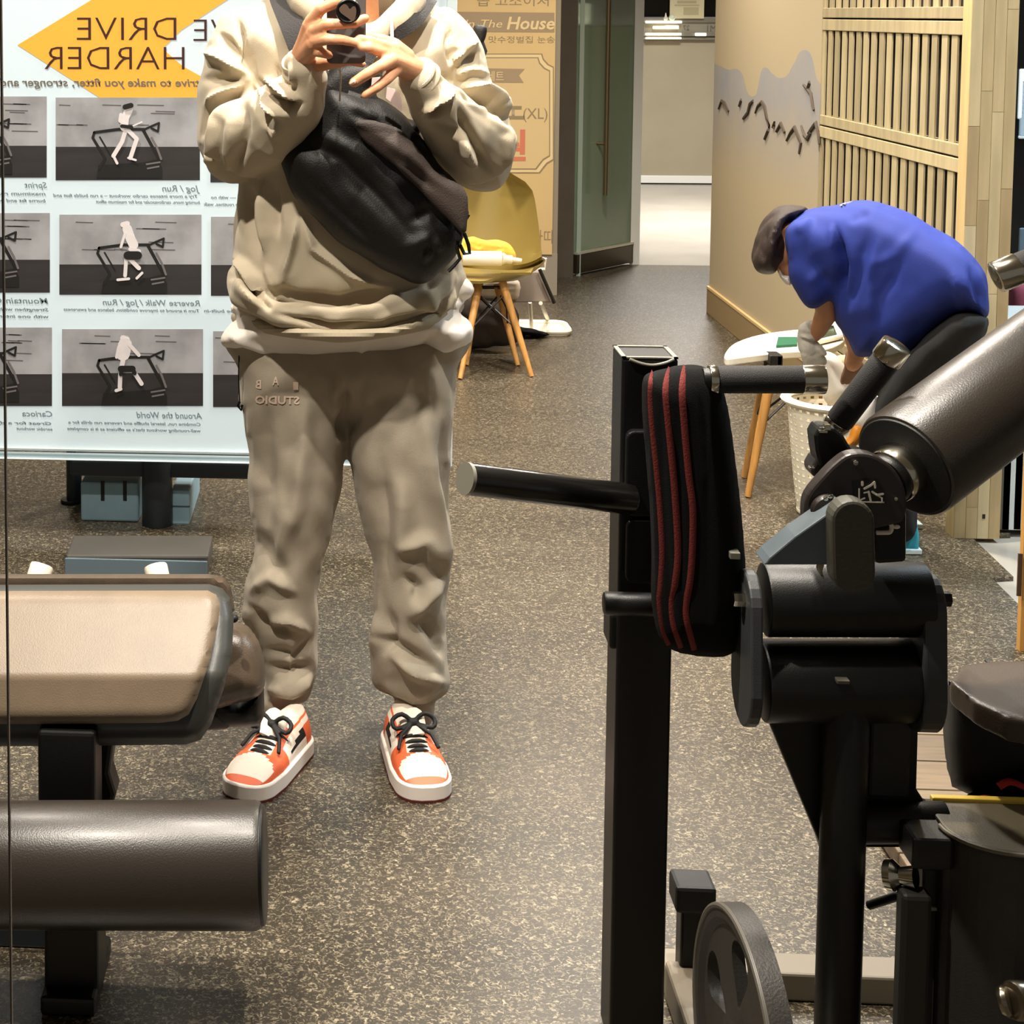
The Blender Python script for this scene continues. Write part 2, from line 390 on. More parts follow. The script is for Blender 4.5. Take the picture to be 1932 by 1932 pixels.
tag(t, 'small grey numerals on the far corridor ledge left of the lit box', 'lettering')
t = text('ledge_lettering', 'M1', 1334, 59, 11, YB - 0.022, mat('grey_ink', '#5f5a50'), None, mirror=True, depth=0.004)
tag(t, 'dark grey lettering at the right end of the far corridor ledge', 'lettering')
# ---------------------------------------------------------------- left back: wall behind the banner, dark column, glass door
YC = Fl(1050, 556).y
bm = B(); q = P(1050, 556, YC); box(bm, (-5, YC, 0), (q.x, YC + 0.12, 2.9)); struct('wall_back', bm, mat('banner_wall', '#8d8371', rough=0.7), smooth=False)
bm = B(); box(bm, (-5, YC - 0.012, 0), (q.x, YC, P(1000, 478, YC).z)); struct('baseboard_back', bm, mat('grey_band', '#8f8577', rough=0.7), smooth=False)
Yk = Fl(1065, 523).y
bm = B(); a, b = P(1040, 523, Yk), P(1081, 523, Yk); box(bm, (a.x, Yk, 0), (b.x, Yk + 0.35, 2.9)); struct('trim_5', bm, mat('brown_column', '#4e4335', rough=0.6, var=0.1, vscale=6), smooth=False)
# printed banner on that wall
ban = thing('poster', 'tall cream poster with faded lettering, ribbon and ornate frame right behind the chair', 'poster', (P(950, 478, YC).x, YC - 0.02, P(1000, 478, YC).z))
bm = B(); a, b = P(800, 478, YC - 0.02), P(1049, 0, YC - 0.02); box(bm, (a.x, YC - 0.02, a.z), (b.x, YC - 0.013, 2.4)); obj('sheet', bm, mat('banner_cream', '#cdb07c', rough=0.55, var=0.03, vscale=2), ban, smooth=False)
ink = mat('ink_taupe', '#9b866a', rough=0.6); pale_ink = mat('ink_pale', '#dcc493', rough=0.6); dink = mat('ink_brown', '#8d7c5e', rough=0.6); red_ink = mat('ink_red', '#c8765a', rough=0.6); pink_ink = mat('ink_pink', '#d79f7c', rough=0.6)
YS = YC - 0.0205
def flat(name, poly, Y, m, parent, th=0.001):
    bm = B(); prismp(bm, poly, Y - th, Y); return obj(name, bm, m, parent, smooth=False)
flat('header_band', [(860, 22), (1046, 24), (1046, 61), (860, 60)], YS, ink, ban)
text('lettering', 'In The', 876, 52, 15, YS - 0.002, pale_ink, ban, wpx=70, slant=0.25)
text('lettering', 'House', 956, 55, 23, YS - 0.002, pale_ink, ban, wpx=88, slant=0.2, bold=0.02)
text('lettering', '곱 고소이저', 900, 10, 15, YS, dink, ban, wpx=132)
text('lettering', '맛수정벌집 눈송', 922, 80, 10, YS, dink, ban, wpx=122)
def frame_poly(i):
    L, R, T, Bt, c = 800, 1045 - i, 101 + i, 327 - i, 22
    return [(L, T), (R - c, T), (R - c + 3, T + 10), (R - c + 12, T + 20), (R, T + 25), (R, Bt - 25), (R - c + 10, Bt - 18), (R - c + 2, Bt - 8), (R - c - 4, Bt), (L, Bt)]
flat('ornate_frame', frame_poly(0), YS, dink, ban, 0.001); flat('ornate_frame', frame_poly(2), YS - 0.001, pale_ink, ban, 0.001)
flat('ornate_frame', frame_poly(7), YS - 0.002, dink, ban, 0.001); flat('frame_field', frame_poly(9), YS - 0.003, mat('banner_field', '#cfb585', rough=0.55), ban, 0.001)
YF = YS - 0.0045
flat('ribbon', [(860, 128), (990, 130), (979, 142), (988, 156), (860, 155)], YF, ink, ban)
text('lettering', '세트', 918, 152, 15, YF - 0.002, pale_ink, ban, wpx=32)
text('lettering', '치노', 905, 226, 42, YF, dink, ban, wpx=82, bold=0.02)
text('lettering', '(XL)', 987, 224, 20, YF, dink, ban, wpx=45)
text('lettering', '원', 935, 298, 44, YF, red_ink, ban, wpx=56, bold=0.03)
text('lettering', '원', 975, 399, 26, YS, pink_ink, ban, wpx=28)
text('lettering', '파마띠', 985, 457, 20, YS, dink, ban, wpx=56)
# glass door: tall leaf standing ajar
YD = Fl(1080, 523).y; p0 = Fl(1083, 521); p1 = Fl(1189, 499)
d = thing('glass_door', 'tall frosted green glass door with steel kick rail and long pull handle', 'door', p0)
d.name = 'door_1'; d['kind'] = 'structure'
dv = (p1 - p0); dn = Vector((dv.y, -dv.x, 0)).normalized(); zr = 0.125
def panel(bm, a, b, z0, z1, th, off=0):
    a = Vector((a.x, a.y, 0)) + dn * off; b = Vector((b.x, b.y, 0)) + dn * off
    return prism(bm, [a + Vector((0, 0, z0)), b + Vector((0, 0, z0)), b + Vector((0, 0, z1)), a + Vector((0, 0, z1))], -dn * th)
gl = mat('green_glass', '#7f8f76', rough=0.15, spec=0.6)
bm = B(); panel(bm, p0, p1, zr, 1.42, 0.012); obj('glass_leaf', bm, gl, d, smooth=False)
bm = B(); panel(bm, p0, p1, 1.42, 2.5, 0.012); obj('clear_leaf', bm, mat('clear_glass', '#a8b5a6', rough=0.08, trans=0.55, spec=0.6), d, smooth=False)
bm = B(); panel(bm, p0, p1, 0.015, zr, 0.05, 0.02); obj('kick_rail', bm, mat('rail_dark', '#4a4233', rough=0.25, metal=0.7), d, smooth=False, bevel=0.004)
bm = B(); panel(bm, p0, p1, zr, zr + 0.012, 0.05, 0.022); obj('rail_edge', bm, mat('steel_light', '#cfc8b2', rough=0.3, metal=0.4), d, smooth=False)
ph = p0.lerp(p1, 0.36) + dn * 0.06
bm = B(); cyl(bm, (ph.x, ph.y, P(0, 362, 9.7).z), (ph.x, ph.y, 2.2), 0.014, 12); cyl(bm, (ph.x, ph.y, 0.75), (ph.x - dn.x * 0.06, ph.y - dn.y * 0.06, 0.75), 0.01, 8); obj('pull_handle', bm, mat('bronze', '#8b7b5d', rough=0.3, metal=0.8), d)
bm = B(); a, b = P(1189, 500, yb), P(1206, 500, yb); box(bm, (a.x, yb, 0), (b.x, yb + 0.1, 2.9)); struct('trim_6', bm, mat('white_frame', '#e2dfd6', rough=0.4), smooth=False)
bm = B(); a, b = P(1083, 500, yb - 0.3), P(1088, 500, yb - 0.3); box(bm, (a.x - 0.01, Yk + 0.05, 0), (b.x, Yk + 0.09, 2.9)); struct('trim_7', bm, mat('pale_green_frame', '#9fac9f', rough=0.3), smooth=False)
bm = B(); a, b = P(1081, 500, yb + 0.6), P(1200, 500, yb + 0.6); box(bm, (-5, yb + 0.5, 0), (b.x - 0.05, yb + 0.6, 1.43)); struct('wall_left', bm, mat('corridor_side', '#7d8170', rough=0.5), smooth=False)
# lamps and pale things seen through the clear top of the door
bm = B(); box(bm, (0.9, yb + 0.47, 1.47), (1.5, yb + 0.50, 1.56)); box(bm, (0.9, yb + 0.5, 1.432), (1.5, yb + 0.6, 1.56)); tag(obj('light_strip', bm, glow, smooth=False), 'white light strip seen through the clear top of the glass door', 'light')
# ---------------------------------------------------------------- right partition: painted wall, slat crates, laminated post
def mural():
    m = bpy.data.materials.new('mural_wall'); m.use_nodes = True; nt = m.node_tree; b = nt.nodes['Principled BSDF']; L = nt.links.new
    b.inputs['Roughness'].default_value = 0.75
    tc = nt.nodes.new('ShaderNodeTexCoord'); sp = nt.nodes.new('ShaderNodeSeparateXYZ'); L(tc.outputs['Object'], sp.inputs[0])
    def math_(op, a, c=None):
        n = nt.nodes.new('ShaderNodeMath'); n.operation = op
        for i, x in enumerate((a, c)):
            if x is None: continue
            if isinstance(x, (int, float)): n.inputs[i].default_value = x
            else: L(x, n.inputs[i])
        return n.outputs[0]
    fc = nt.nodes.new('ShaderNodeFloatCurve'); cv = fc.mapping.curves[0]
    # horizon line of the painted hills: along the wall (y) -> height
    pts = [(0.0, .50), (0.07, .60), (.16, .98), (.24, .78), (.34, .56), (.40, .60), (.47, .68), (.54, .25), (.58, .22), (.66, .52), (.72, .60), (.80, .57), (.90, .62), (1.0, .66)]
    cv.points[0].location = pts[0]; cv.points[1].location = pts[-1]
    for p in pts[1:-1]: cv.points.new(*p)
    fc.mapping.update()
    y = math_('DIVIDE', math_('ADD', sp.outputs[1], 1.05), 2.1); L(y, fc.inputs['Value'])
    zz = sp.outputs[2]
    hz = math_('ADD', math_('MULTIPLY', fc.outputs[0], 0.30), 1.06)
    below = math_('LESS_THAN', zz, hz)
    fade = nt.nodes.new('ShaderNodeMapRange'); L(zz, fade.inputs[0]); fade.inputs[1].default_value = 0.72; fade.inputs[2].default_value = 1.15
    n = nt.nodes.new('ShaderNodeTexNoise'); n.inputs['Scale'].default_value = 5; n.inputs['Detail'].default_value = 4; L(tc.outputs['Object'], n.inputs['Vector'])
    f = math_('MULTIPLY', math_('MULTIPLY', below, fade.outputs[0]), math_('ADD', n.outputs['Fac'], 0.25))
    m1 = nt.nodes.new('ShaderNodeMix'); m1.data_type = 'RGBA'; L(f, m1.inputs[0]); m1.inputs[6].default_value = lin('#ab9b7c'); m1.inputs[7].default_value = lin('#8a8b90')
    L(m1.outputs[2], b.inputs['Base Color']); return m
Y0 = 6.62; Y1 = Fl(1337, 590).y
bm = B(); box(bm, (XW, Y0, 0), (XW + 0.16, Y1, 2.9)); wr = struct('wall_right', bm, mural(), smooth=False, origin=(XW, (Y0 + Y1) / 2, 0))
# dark branch strokes painted on the mural
stroke = mat('mural_ink', '#4a3f31', rough=0.8)
def onwall(u, v, off=0.002):
    d = ray(u, v); t = (XW - off) / d.x; return CAM + d * t
bm = B()
for pl in [[(1356, 205), (1362, 190), (1368, 195), (1375, 210)], [(1395, 200), (1399, 188)], [(1402, 224), (1412, 212), (1416, 196), (1421, 190)], [(1425, 213), (1430, 200), (1438, 192), (1444, 202), (1448, 225), (1452, 240), (1446, 222)],
           [(1443, 262), (1450, 245)], [(1458, 240), (1462, 232), (1460, 240)], [(1465, 248), (1474, 233), (1481, 250)], [(1484, 265), (1492, 250), (1500, 240), (1507, 258), (1512, 270), (1508, 290)], [(1525, 252), (1532, 243), (1540, 232), (1545, 255), (1546, 272)],
           [(1516, 160), (1524, 168), (1531, 178), (1534, 200), (1536, 208)], [(1524, 168), (1528, 155)], [(1512, 238), (1518, 255), (1524, 262), (1530, 250)]]:
    n_ = len(pl); tube(bm, [onwall(u, v) for u, v in pl], [0.0035 + 0.006 * math.sin(math.pi * (i + .6) / (n_ + .4)) for i in range(n_)], 5)
obj('painted_branches', bm, stroke, wr)['label'] = 'dark painted branch strokes on mural'
bm = B(); box(bm, (XW - 0.012, Y0, 0), (XW, Y1, 0.125)); struct('baseboard_right', bm, mat('brown_base', '#8c7652', rough=0.5), smooth=False, bevel=0.003)
bm = B(); box(bm, (XW - 0.014, Y0, 0.125), (XW, Y1, 0.137)); struct('trim_8', bm, mat('base_edge', '#c9ac78', rough=0.5), smooth=False)
slat_m = [mat('slat_wood_%d' % i, c, rough=0.6, var=0.12, vscale=5, stretch=(6, 6, 1), bump=0.2, bscale=150) for i, c in enumerate(['#a99a76', '#9d8f6e', '#b3a47e'])]
YP = 4.85
scr = thing('wooden_slat_screen', 'tall pale wooden slat screen of stacked crates behind the person in blue', 'screen', (XW, 5.6, 0))
bm = B(); box(bm, (XW + 0.040, YP + 0.07, 0), (XW + 0.055, Y0, 2.5)); obj('gap_shade_panel', bm, mat('slat_shadow', '#1a1209', rough=0.9), scr, smooth=False)  # near-black sheet puts the shade between the slats into colour
zs = [0.0, 0.25, 0.66, 1.07, 1.48, 1.89, 2.30]
pr = (Y0 - YP - 0.07) / 19.5
rail_me = {}
for r in range(len(zs) - 1):
    z0, z1 = zs[r], zs[r + 1]
    for (a, b) in ((z0 + 0.003, z0 + 0.040), (z1 - 0.045, z1 - 0.003)):
        bm = B()
        box(bm, (XW, YP + 0.07, a), (XW + 0.04, Y0 - 0.004, b)); obj('rail', bm, slat_m[r % 3], scr, smooth=False, bevel=0.002)
    if z0 < 0.2: continue
    me0 = None
    for k in range(20):
        y = YP + 0.075 + k * pr; j = random.uniform(-0.003, 0.003)
        if me0 is None:
            bm = B(); box(bm, (XW + 0.004, y, z0 + 0.03), (XW + 0.010, y + pr * 0.56, z1 - 0.035)); so = obj('slat', bm, slat_m[(k + r) % 3], scr, smooth=False); me0 = so; y00 = y
        else:
            so = me0.copy(); COL.objects.link(so); so.parent = scr; so.location = me0.location + Vector((0, y - y00 + j, 0)); so.material_slots[0].link = 'OBJECT'; so.material_slots[0].material = slat_m[(k * 2 + r) % 3]
post = thing('wooden_post', 'wide laminated pale timber post at the end of slat screen', 'post', (XW + 0.08, YP + 0.08, 0))
w0 = P(1799, 1005, YP).x; w1 = P(1886, 1005, YP).x
bm = B(); box(bm, (w0, YP, 0), (w1, YP + 0.066, 2.88)); obj('core', bm, mat('stave_0', '#c4ab77', rough=0.55, var=0.1, vscale=4, stretch=(8, 8, 1)), post, smooth=False)
sw = (w1 - w0) / 4; sc_ = ['#bfae86', '#ac9870', '#c1b28c', '#a48f68', '#b8a67e', '#b09c74']
for c in range(4):
    z = -random.uniform(0, 0.3)
    while z < 2.88:
        h = random.uniform(0.28, 0.55); a = max(z, 0); e = min(z + h, 2.88)
        bm = B(); box(bm, (w0 + c * sw + 0.0006, YP - 0.002, a + 0.0006), (w0 + (c + 1) * sw - 0.0006, YP + 0.02, e - 0.0006)); k = random.randrange(6)
        obj('stave', bm, mat('stave_c%d' % k, sc_[k], rough=0.55, var=0.1, vscale=4, stretch=(9, 9, 1)), post, smooth=False); z += h
bm = B(); p = P(1856, 974, YP - 0.002); box(bm, (p.x - 0.004, YP - 0.003, p.z - 0.007), (p.x + 0.004, YP - 0.0018, p.z + 0.006)); obj('bolt_hole', bm, mat('hole', '#20150b'), post, smooth=False)
# ---------------------------------------------------------------- beyond the post: bright neighbouring room
bm = B(); box(bm, (XW + 0.3, 8.6, 0), (7, 8.7, 2.9)); struct('wall_back', bm, mat('night_dark', '#12100e', rough=0.3), smooth=False)
pv = mat('pale_shutter', '#cfd6d6', rough=0.5)
cb = thing('cabinet', 'pale grey cabinet front standing behind the timber post', 'cabinet', (P(1915, 900, 6.2).x, 6.2, 0))
bm = B(); a = Fl(1893, 1002); boxp(bm, 1893, 620, 2050, 1002, a.y, a.y + 0.4); obj('body', bm, mat('pale_cab', '#bcc3c2', rough=0.5), cb, smooth=False, bevel=0.004)
for i, (u0, u1, hx) in enumerate([(1889, 1903, '#5a554c'), (1904, 1925, '#cdd6da'), (1926, 1960, '#9fb4bf')]):
    bm = B(); boxp(bm, u0, 640, u1, 1000, a.y - 0.02, a.y - 0.001); obj('door', bm, mat('cab_%d' % i, hx, rough=0.4), cb, smooth=False)
bm = B(); a = P(1927, 1142, 3.98); box(bm, (a.x, 3.98, 0), (a.x + 0.08, 4.0, 2.9)); struct('trim_9', bm, mat('orange_jamb', '#c8944c', rough=0.5), smooth=False)
bm = B(); boxp(bm, 1922, 1045, 1927, 1125, 3.97, 3.975); struct('trim_10', bm, mat('dark_jamb', '#4a3626', rough=0.6), smooth=False)
wi = thing('wall_display', 'dark framed display with pale figures glowing beyond the timber post', 'screen', P(1925, 480, 7.5))
bm = B(); boxp(bm, 1880, 40, 2050, 425, 7.5, 7.56); obj('frame', bm, mat('disp_black', '#0a0a0a', rough=0.25), wi, smooth=False)
for (u0, v0, u1, v1, hx, e) in [(1924, 130, 1960, 225, '#dbe3e6', .5), (1927, 150, 1950, 260, '#95a7b3', .3), (1922, 255, 1945, 262, '#cfd8da', .4), (1924, 430, 1980, 484, '#5f7280', .0)]:
    bm = B(); boxp(bm, u0, v0, u1, v1, 7.485, 7.499); obj('pane', bm, mat('disp' + hx, hx, rough=0.3, emit=e), wi, smooth=False, bevel=0.01)
pk = B(); inflate(pk, [(1903, 534), (1932, 520), (1990, 525), (1980, 600), (1925, 615), (1908, 640), (1904, 580)], 5.9, 0.08, res=8)
tag(obj('jacket', pk, mat('pink_cloth', '#a8566a', rough=0.9, var=0.2, vscale=8)), 'dusky pink jacket hanging behind the pale door frame at right edge', 'jacket')
# ================================================================ instruction board on the left
YBD = 4.70
bd = thing('instruction_board', 'large glowing white treadmill workout board with orange arrow and mirrored lettering', 'board', (P(420, 880, YBD + .1).x, YBD + 0.05, 0))
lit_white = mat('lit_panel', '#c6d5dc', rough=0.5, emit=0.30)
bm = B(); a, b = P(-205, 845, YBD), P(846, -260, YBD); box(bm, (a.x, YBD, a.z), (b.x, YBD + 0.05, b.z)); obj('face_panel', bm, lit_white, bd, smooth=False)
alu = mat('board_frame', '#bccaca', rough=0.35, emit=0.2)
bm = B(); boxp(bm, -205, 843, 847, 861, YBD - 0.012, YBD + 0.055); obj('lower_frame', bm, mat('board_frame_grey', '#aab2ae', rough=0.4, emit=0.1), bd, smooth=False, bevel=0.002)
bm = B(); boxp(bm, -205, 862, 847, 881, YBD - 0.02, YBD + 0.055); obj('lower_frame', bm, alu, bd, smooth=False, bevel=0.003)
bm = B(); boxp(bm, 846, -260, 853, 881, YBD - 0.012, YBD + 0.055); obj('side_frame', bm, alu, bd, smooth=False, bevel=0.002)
YI = YBD - 0.0008
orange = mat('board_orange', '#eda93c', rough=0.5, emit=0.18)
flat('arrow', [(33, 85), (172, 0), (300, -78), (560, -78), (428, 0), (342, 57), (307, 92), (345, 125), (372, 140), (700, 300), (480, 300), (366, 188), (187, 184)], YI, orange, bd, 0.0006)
bink = mat('board_brown_ink', '#3a1512', rough=0.6); gink = mat('board_grey_ink', '#6f6a5c', rough=0.6); cink = mat('board_caption_ink', '#75868c', rough=0.6)
text('headline', 'DRIVE', 145, 76, 45, YI - 0.001, bink, bd, mirror=True, wpx=190, bold=-0.014)
text('headline', 'WE', 365, 78, 43, YI - 0.001, bink, bd, mirror=True, wpx=102, bold=-0.014)
text('headline', 'HARDER', 84, 131, 45, YI - 0.001, bink, bd, mirror=True, wpx=268, bold=-0.014)
text('slogan', 'strive to make you fitter, stronger and more', -60, 162, 15, YI - 0.001, gink, bd, mirror=True, wpx=455, bold=0.02, slant=0.15)
# printed photographs
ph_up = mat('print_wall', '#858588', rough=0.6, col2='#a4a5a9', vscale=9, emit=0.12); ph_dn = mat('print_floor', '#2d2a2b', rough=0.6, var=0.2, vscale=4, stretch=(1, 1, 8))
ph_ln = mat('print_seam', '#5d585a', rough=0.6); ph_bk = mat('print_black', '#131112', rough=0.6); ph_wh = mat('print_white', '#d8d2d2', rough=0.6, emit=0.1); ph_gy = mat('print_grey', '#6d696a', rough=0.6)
def tri(bm, pl, wd, Y):
    for i_, (a, b) in enumerate(zip(pl[:-1], pl[1:])):
        Y -= 0.00035 * (i_ > 0)
        A, Bv = np.array(a, float), np.array(b, float); d = Bv - A; n = np.array([-d[1], d[0]]) / max(1e-6, np.hypot(*d)) * wd / 2; e = d / max(1e-6, np.hypot(*d)) * wd * 0.2
        if wd > 3.9:
            th = math.atan2(d[1], d[0]); r_ = wd / 2; po = []
            for k in range(7): t_ = th - math.pi / 2 + math.pi * k / 6; po.append((Bv[0] + r_ * math.cos(t_), Bv[1] + r_ * math.sin(t_)))
            for k in range(7): t_ = th + math.pi / 2 + math.pi * k / 6; po.append((A[0] + r_ * math.cos(t_), A[1] + r_ * math.sin(t_)))
            prismp(bm, po, Y - 0.0003, Y)
        else: prismp(bm, [tuple(A + n - e), tuple(Bv + n + e), tuple(Bv - n + e), tuple(A - n - e)], Y - 0.0003, Y)
def treadmill(par, x, y, k=1.0):
    """x,y = px of the console-side foot; drawn as flat print"""
    bm = B(); Y = YI - 0.0022
    q = lambda pts: [(x + a * k, y + b * k) for a, b in pts]
    tri(bm, q([(0, 0), (-3, 10), (20, 48), (10, 68)]), 5, Y); tri(bm, q([(0, 0), (45, -6), (95, -6)]), 5.5, Y)
    tri(bm, q([(92, -5), (122, 50)]), 6, Y); tri(bm, q([(95, -6), (108, -12), (122, -18), (120, -2), (108, -8)]), 4, Y); tri(bm, q([(10, 8), (30, 42)]), 3, Y)
    o_ = obj('treadmill_print', bm, ph_bk, par, smooth=False)
    bm = B(); prismp(bm, q([(8, 62), (95, 56), (118, 50), (128, 66), (128, 86), (4, 86)]), Y - 0.0003, Y); obj('deck_print', bm, ph_bk, par, smooth=False)
    bm = B(); tri(bm, q([(108, 10), (118, 28), (126, 50)]), 4, Y - .0004); tri(bm, q([(98, 60), (124, 56)]), 3, Y - .0004); tri(bm, q([(100, 68), (122, 64)]), 3, Y - .0004); obj('shine_print', bm, ph_gy, par, smooth=False)
def photo(u0, v0, u1, v1, hz, x, y, fig, nm):
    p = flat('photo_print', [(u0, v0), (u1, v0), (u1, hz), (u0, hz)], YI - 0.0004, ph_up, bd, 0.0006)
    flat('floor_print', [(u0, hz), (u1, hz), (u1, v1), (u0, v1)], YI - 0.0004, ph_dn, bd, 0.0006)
    bm = B(); rr = random.Random(u0 + v0)
    for i in range(9):
        uu = rr.uniform(max(u0, 0), max(u1 - 60, u0 + 5)); vv = v0 + (hz - v0) * rr.choice([.15, .28, .32, .55, .7]); tri(bm, [(uu, vv), (min(u1, uu + rr.uniform(20, 50)), vv + 1)], 1.8, YI - 0.0012)
    obj('seam_print', bm, ph_ln, bd, smooth=False)['kind'] = 'stuff'
    treadmill(bd, x, y)
    if fig:
        bm = B(); 
        for i_, (pl, wd) in enumerate(fig['w']): tri(bm, pl, wd, YI - 0.0030 - 0.0008 * i_)
        obj('figure_print', bm, ph_wh, bd, smooth=False)['kind'] = 'stuff'
        bm = B()
        for i_, (pl, wd) in enumerate(fig['b']): tri(bm, pl, wd, YI - 0.0100 - 0.0008 * i_)
        obj('figure_dark_print', bm, ph_bk, bd, smooth=False)
f1 = dict(w=[([(243, 208), (236, 222), (234, 240)], 15), ([(228, 216), (226, 228), (240, 238)], 6), ([(250, 238), (268, 230)], 3), ([(237, 246), (230, 268), (214, 294)], 8), ([(214, 294), (221, 308)], 5), ([(242, 246), (258, 262), (246, 298)], 8), ([(242, 298), (256, 302)], 4)], b=[([(236, 202), (247, 199)], 10), ([(230, 238), (248, 240)], 7)])
f2 = dict(w=[([(232, 424), (240, 422)], 10), ([(240, 432), (246, 450), (252, 462)], 18), ([(236, 440), (228, 466)], 5), ([(246, 470), (262, 474)], 8), ([(238, 490), (236, 520)], 7), ([(222, 528), (243, 526)], 5), ([(246, 490), (262, 506)], 8), ([(258, 525), (268, 515)], 5)], b=[([(241, 482), (260, 482)], 16)])
f3 = dict(w=[([(232, 638), (239, 640)], 11), ([(236, 650), (232, 668)], 26), ([(224, 655), (220, 674)], 6), ([(244, 650), (262, 670)], 7), ([(232, 680), (230, 690)], 9), ([(227, 706), (226, 730)], 8), ([(219, 737), (228, 734)], 6), ([(254, 704), (267, 724)], 8)], b=[([(228, 696), (250, 696)], 12), ([(230, 696), (228, 706)], 8), ([(250, 696), (254, 704)], 8)])
photo(105, 184, 377, 340, 277, 178, 250, f1, 'jog'); photo(112, 405, 380, 556, 499, 187, 468, f2, 'walk'); photo(117, 621, 383, 766, 704, 187, 680, f3, 'world')
photo(-180, 182, 88, 335, 275, -105, 243, None, 's'); photo(-180, 402, 94, 552, 490, -92, 456, None, 'm'); photo(-180, 618, 98, 766, 706, -92, 673, None, 'c')
photo(397, 188, 668, 344, 285, 470, 250, None, 'x'); photo(398, 409, 670, 558, 500, 475, 468, None, 'y'); photo(402, 625, 674, 768, 707, 480, 680, None, 'z')
for s, u, v, wd, h in [('Sprint', 46, 354, 44, 11), ('Jog / Run', 306, 361, 72, 12), ('Mountain Climb', -46, 571, 142, 11), ('Reverse Walk / Jog / Run', 194, 575, 188, 11), ('Carioca', 42, 785, 59, 11), ('Around the World', 257, 788, 128, 12)]:
    text('caption', s, u, v, h, YI - 0.001, cink, bd, mirror=True, wpx=wd, slant=0.2, bold=0.01)
for s, u, v, wd in [('maximum results with', -62, 367, 153), ('burns fat and builds speed', -62, 380, 153), ('Try a more intense cardio workout – a run builds fast and', 100, 371, 278), ('burning more, cardiovascular and for maximum effect', 181, 383, 200),
                    ('— with no', 398, 375, 48), ('core routines, walk', 384, 388, 80), ('Strengthen with core and', -58, 585, 155), ('with one intense move', -58, 598, 155), ('Turn it around to improve condition, balance and awareness', 120, 586, 262), ('the built-in', 385, 589, 62),
                    ('Great for a dynamic', -50, 799, 153), ('aerobic workout', 31, 811, 71), ('Combine run, lateral shuffle and reverse run drills for a', 129, 799, 257), ('well-rounding workout that’s as efficient as it is complete', 127, 811, 259)]:
    text('caption', s, u, v, 6, YI - 0.001, cink, bd, mirror=True, wpx=wd, slant=0.2, bold=0.02)
navy = mat('navy_tube', '#20262b', rough=0.45)
a0 = Fl(293, 999)
bm = B(); r_ = M(30, a0.y + .02); cyl(bm, (a0.x, a0.y + 0.05, 0), (a0.x, a0.y + 0.05, P(293, 884, a0.y).z + 0.03), r_, 28, 0.003); obj('support_post', bm, navy, bd)
a1 = Fl(140, 948); bm = B(); cyl(bm, (a1.x, a1.y, 0), (a1.x, a1.y, 0.33), M(15, a1.y), 20, 0.003); obj('support_post', bm, navy, bd)
bm = B(); cyl(bm, (a1.x - .01, a1.y, 0), (a1.x - .01, a1.y, 0.012), M(20, a1.y), 20, 0.003); obj('foot', bm, rubber_blk, bd)
bm = B(); boxp(bm, 132, 868, 470, 905, 4.80, 4.92); obj('cross_beam', bm, navy, bd, smooth=False, bevel=0.006)
# blue grey crates under the board
blu = mat('blue_grey_plastic', '#86a5b2', rough=0.55, var=0.06, vscale=6)
for u0, v0, u1, v1, lb in [(152, 909, 262, 983, 'blue grey slotted storage block left of the black post under the board'), (323, 925, 358, 989, 'blue grey storage block right of the black post under the board')]:
    Y = Fl(u0, v1).y; t = thing('storage_block', lb, 'block', Fl((u0 + u1) / 2, v1), group=None)
    bm = B(); boxp(bm, u0, v0, u1, v1 + 2, Y, Y + 0.34); obj('body', bm, blu if u0 < 200 else blu, t, smooth=False, bevel=0.006)
    if u0 < 200:
        for uu in (194, 236):
            bm = B(); boxp(bm, uu - 4, v0 - 1, uu + 3, v0 + 36, Y - 0.003, Y + 0.003); obj('slot', bm, mat('slot_black', '#08090b'), t, smooth=False, bevel=0.001)
    else:
        bm = B(); boxp(bm, u0, 954, u1, 957, Y - 0.002, Y + 0.002); obj('seam', bm, mat('seam_blue', '#3a4d58'), t, smooth=False)
# low blue-grey platform on the floor behind the left bench
pl = thing('low_platform', 'low smooth grey blue platform lying on the floor behind the padded bench', 'platform', Fl(260, 1075))
bm = B(); A = [Fl(124, 1086), Fl(393, 1086), Fl(402, 1046), Fl(138, 1046)]; prism(bm, [p for p in A], (0, 0, 0.055)); obj('top', bm, mat('plat_grey', '#4d4a44', rough=0.45, var=0.1, vscale=5), pl, smooth=False, bevel=0.006)
bm = B(); A = [Fl(123, 1088), Fl(393, 1088)]; box(bm, (A[0].x, A[0].y - 0.004, 0.002), (A[1].x, A[0].y + .002, 0.052)); obj('front_strip', bm, mat('plat_blue', '#6c7f8a', rough=0.3), pl, smooth=False, bevel=0.002)
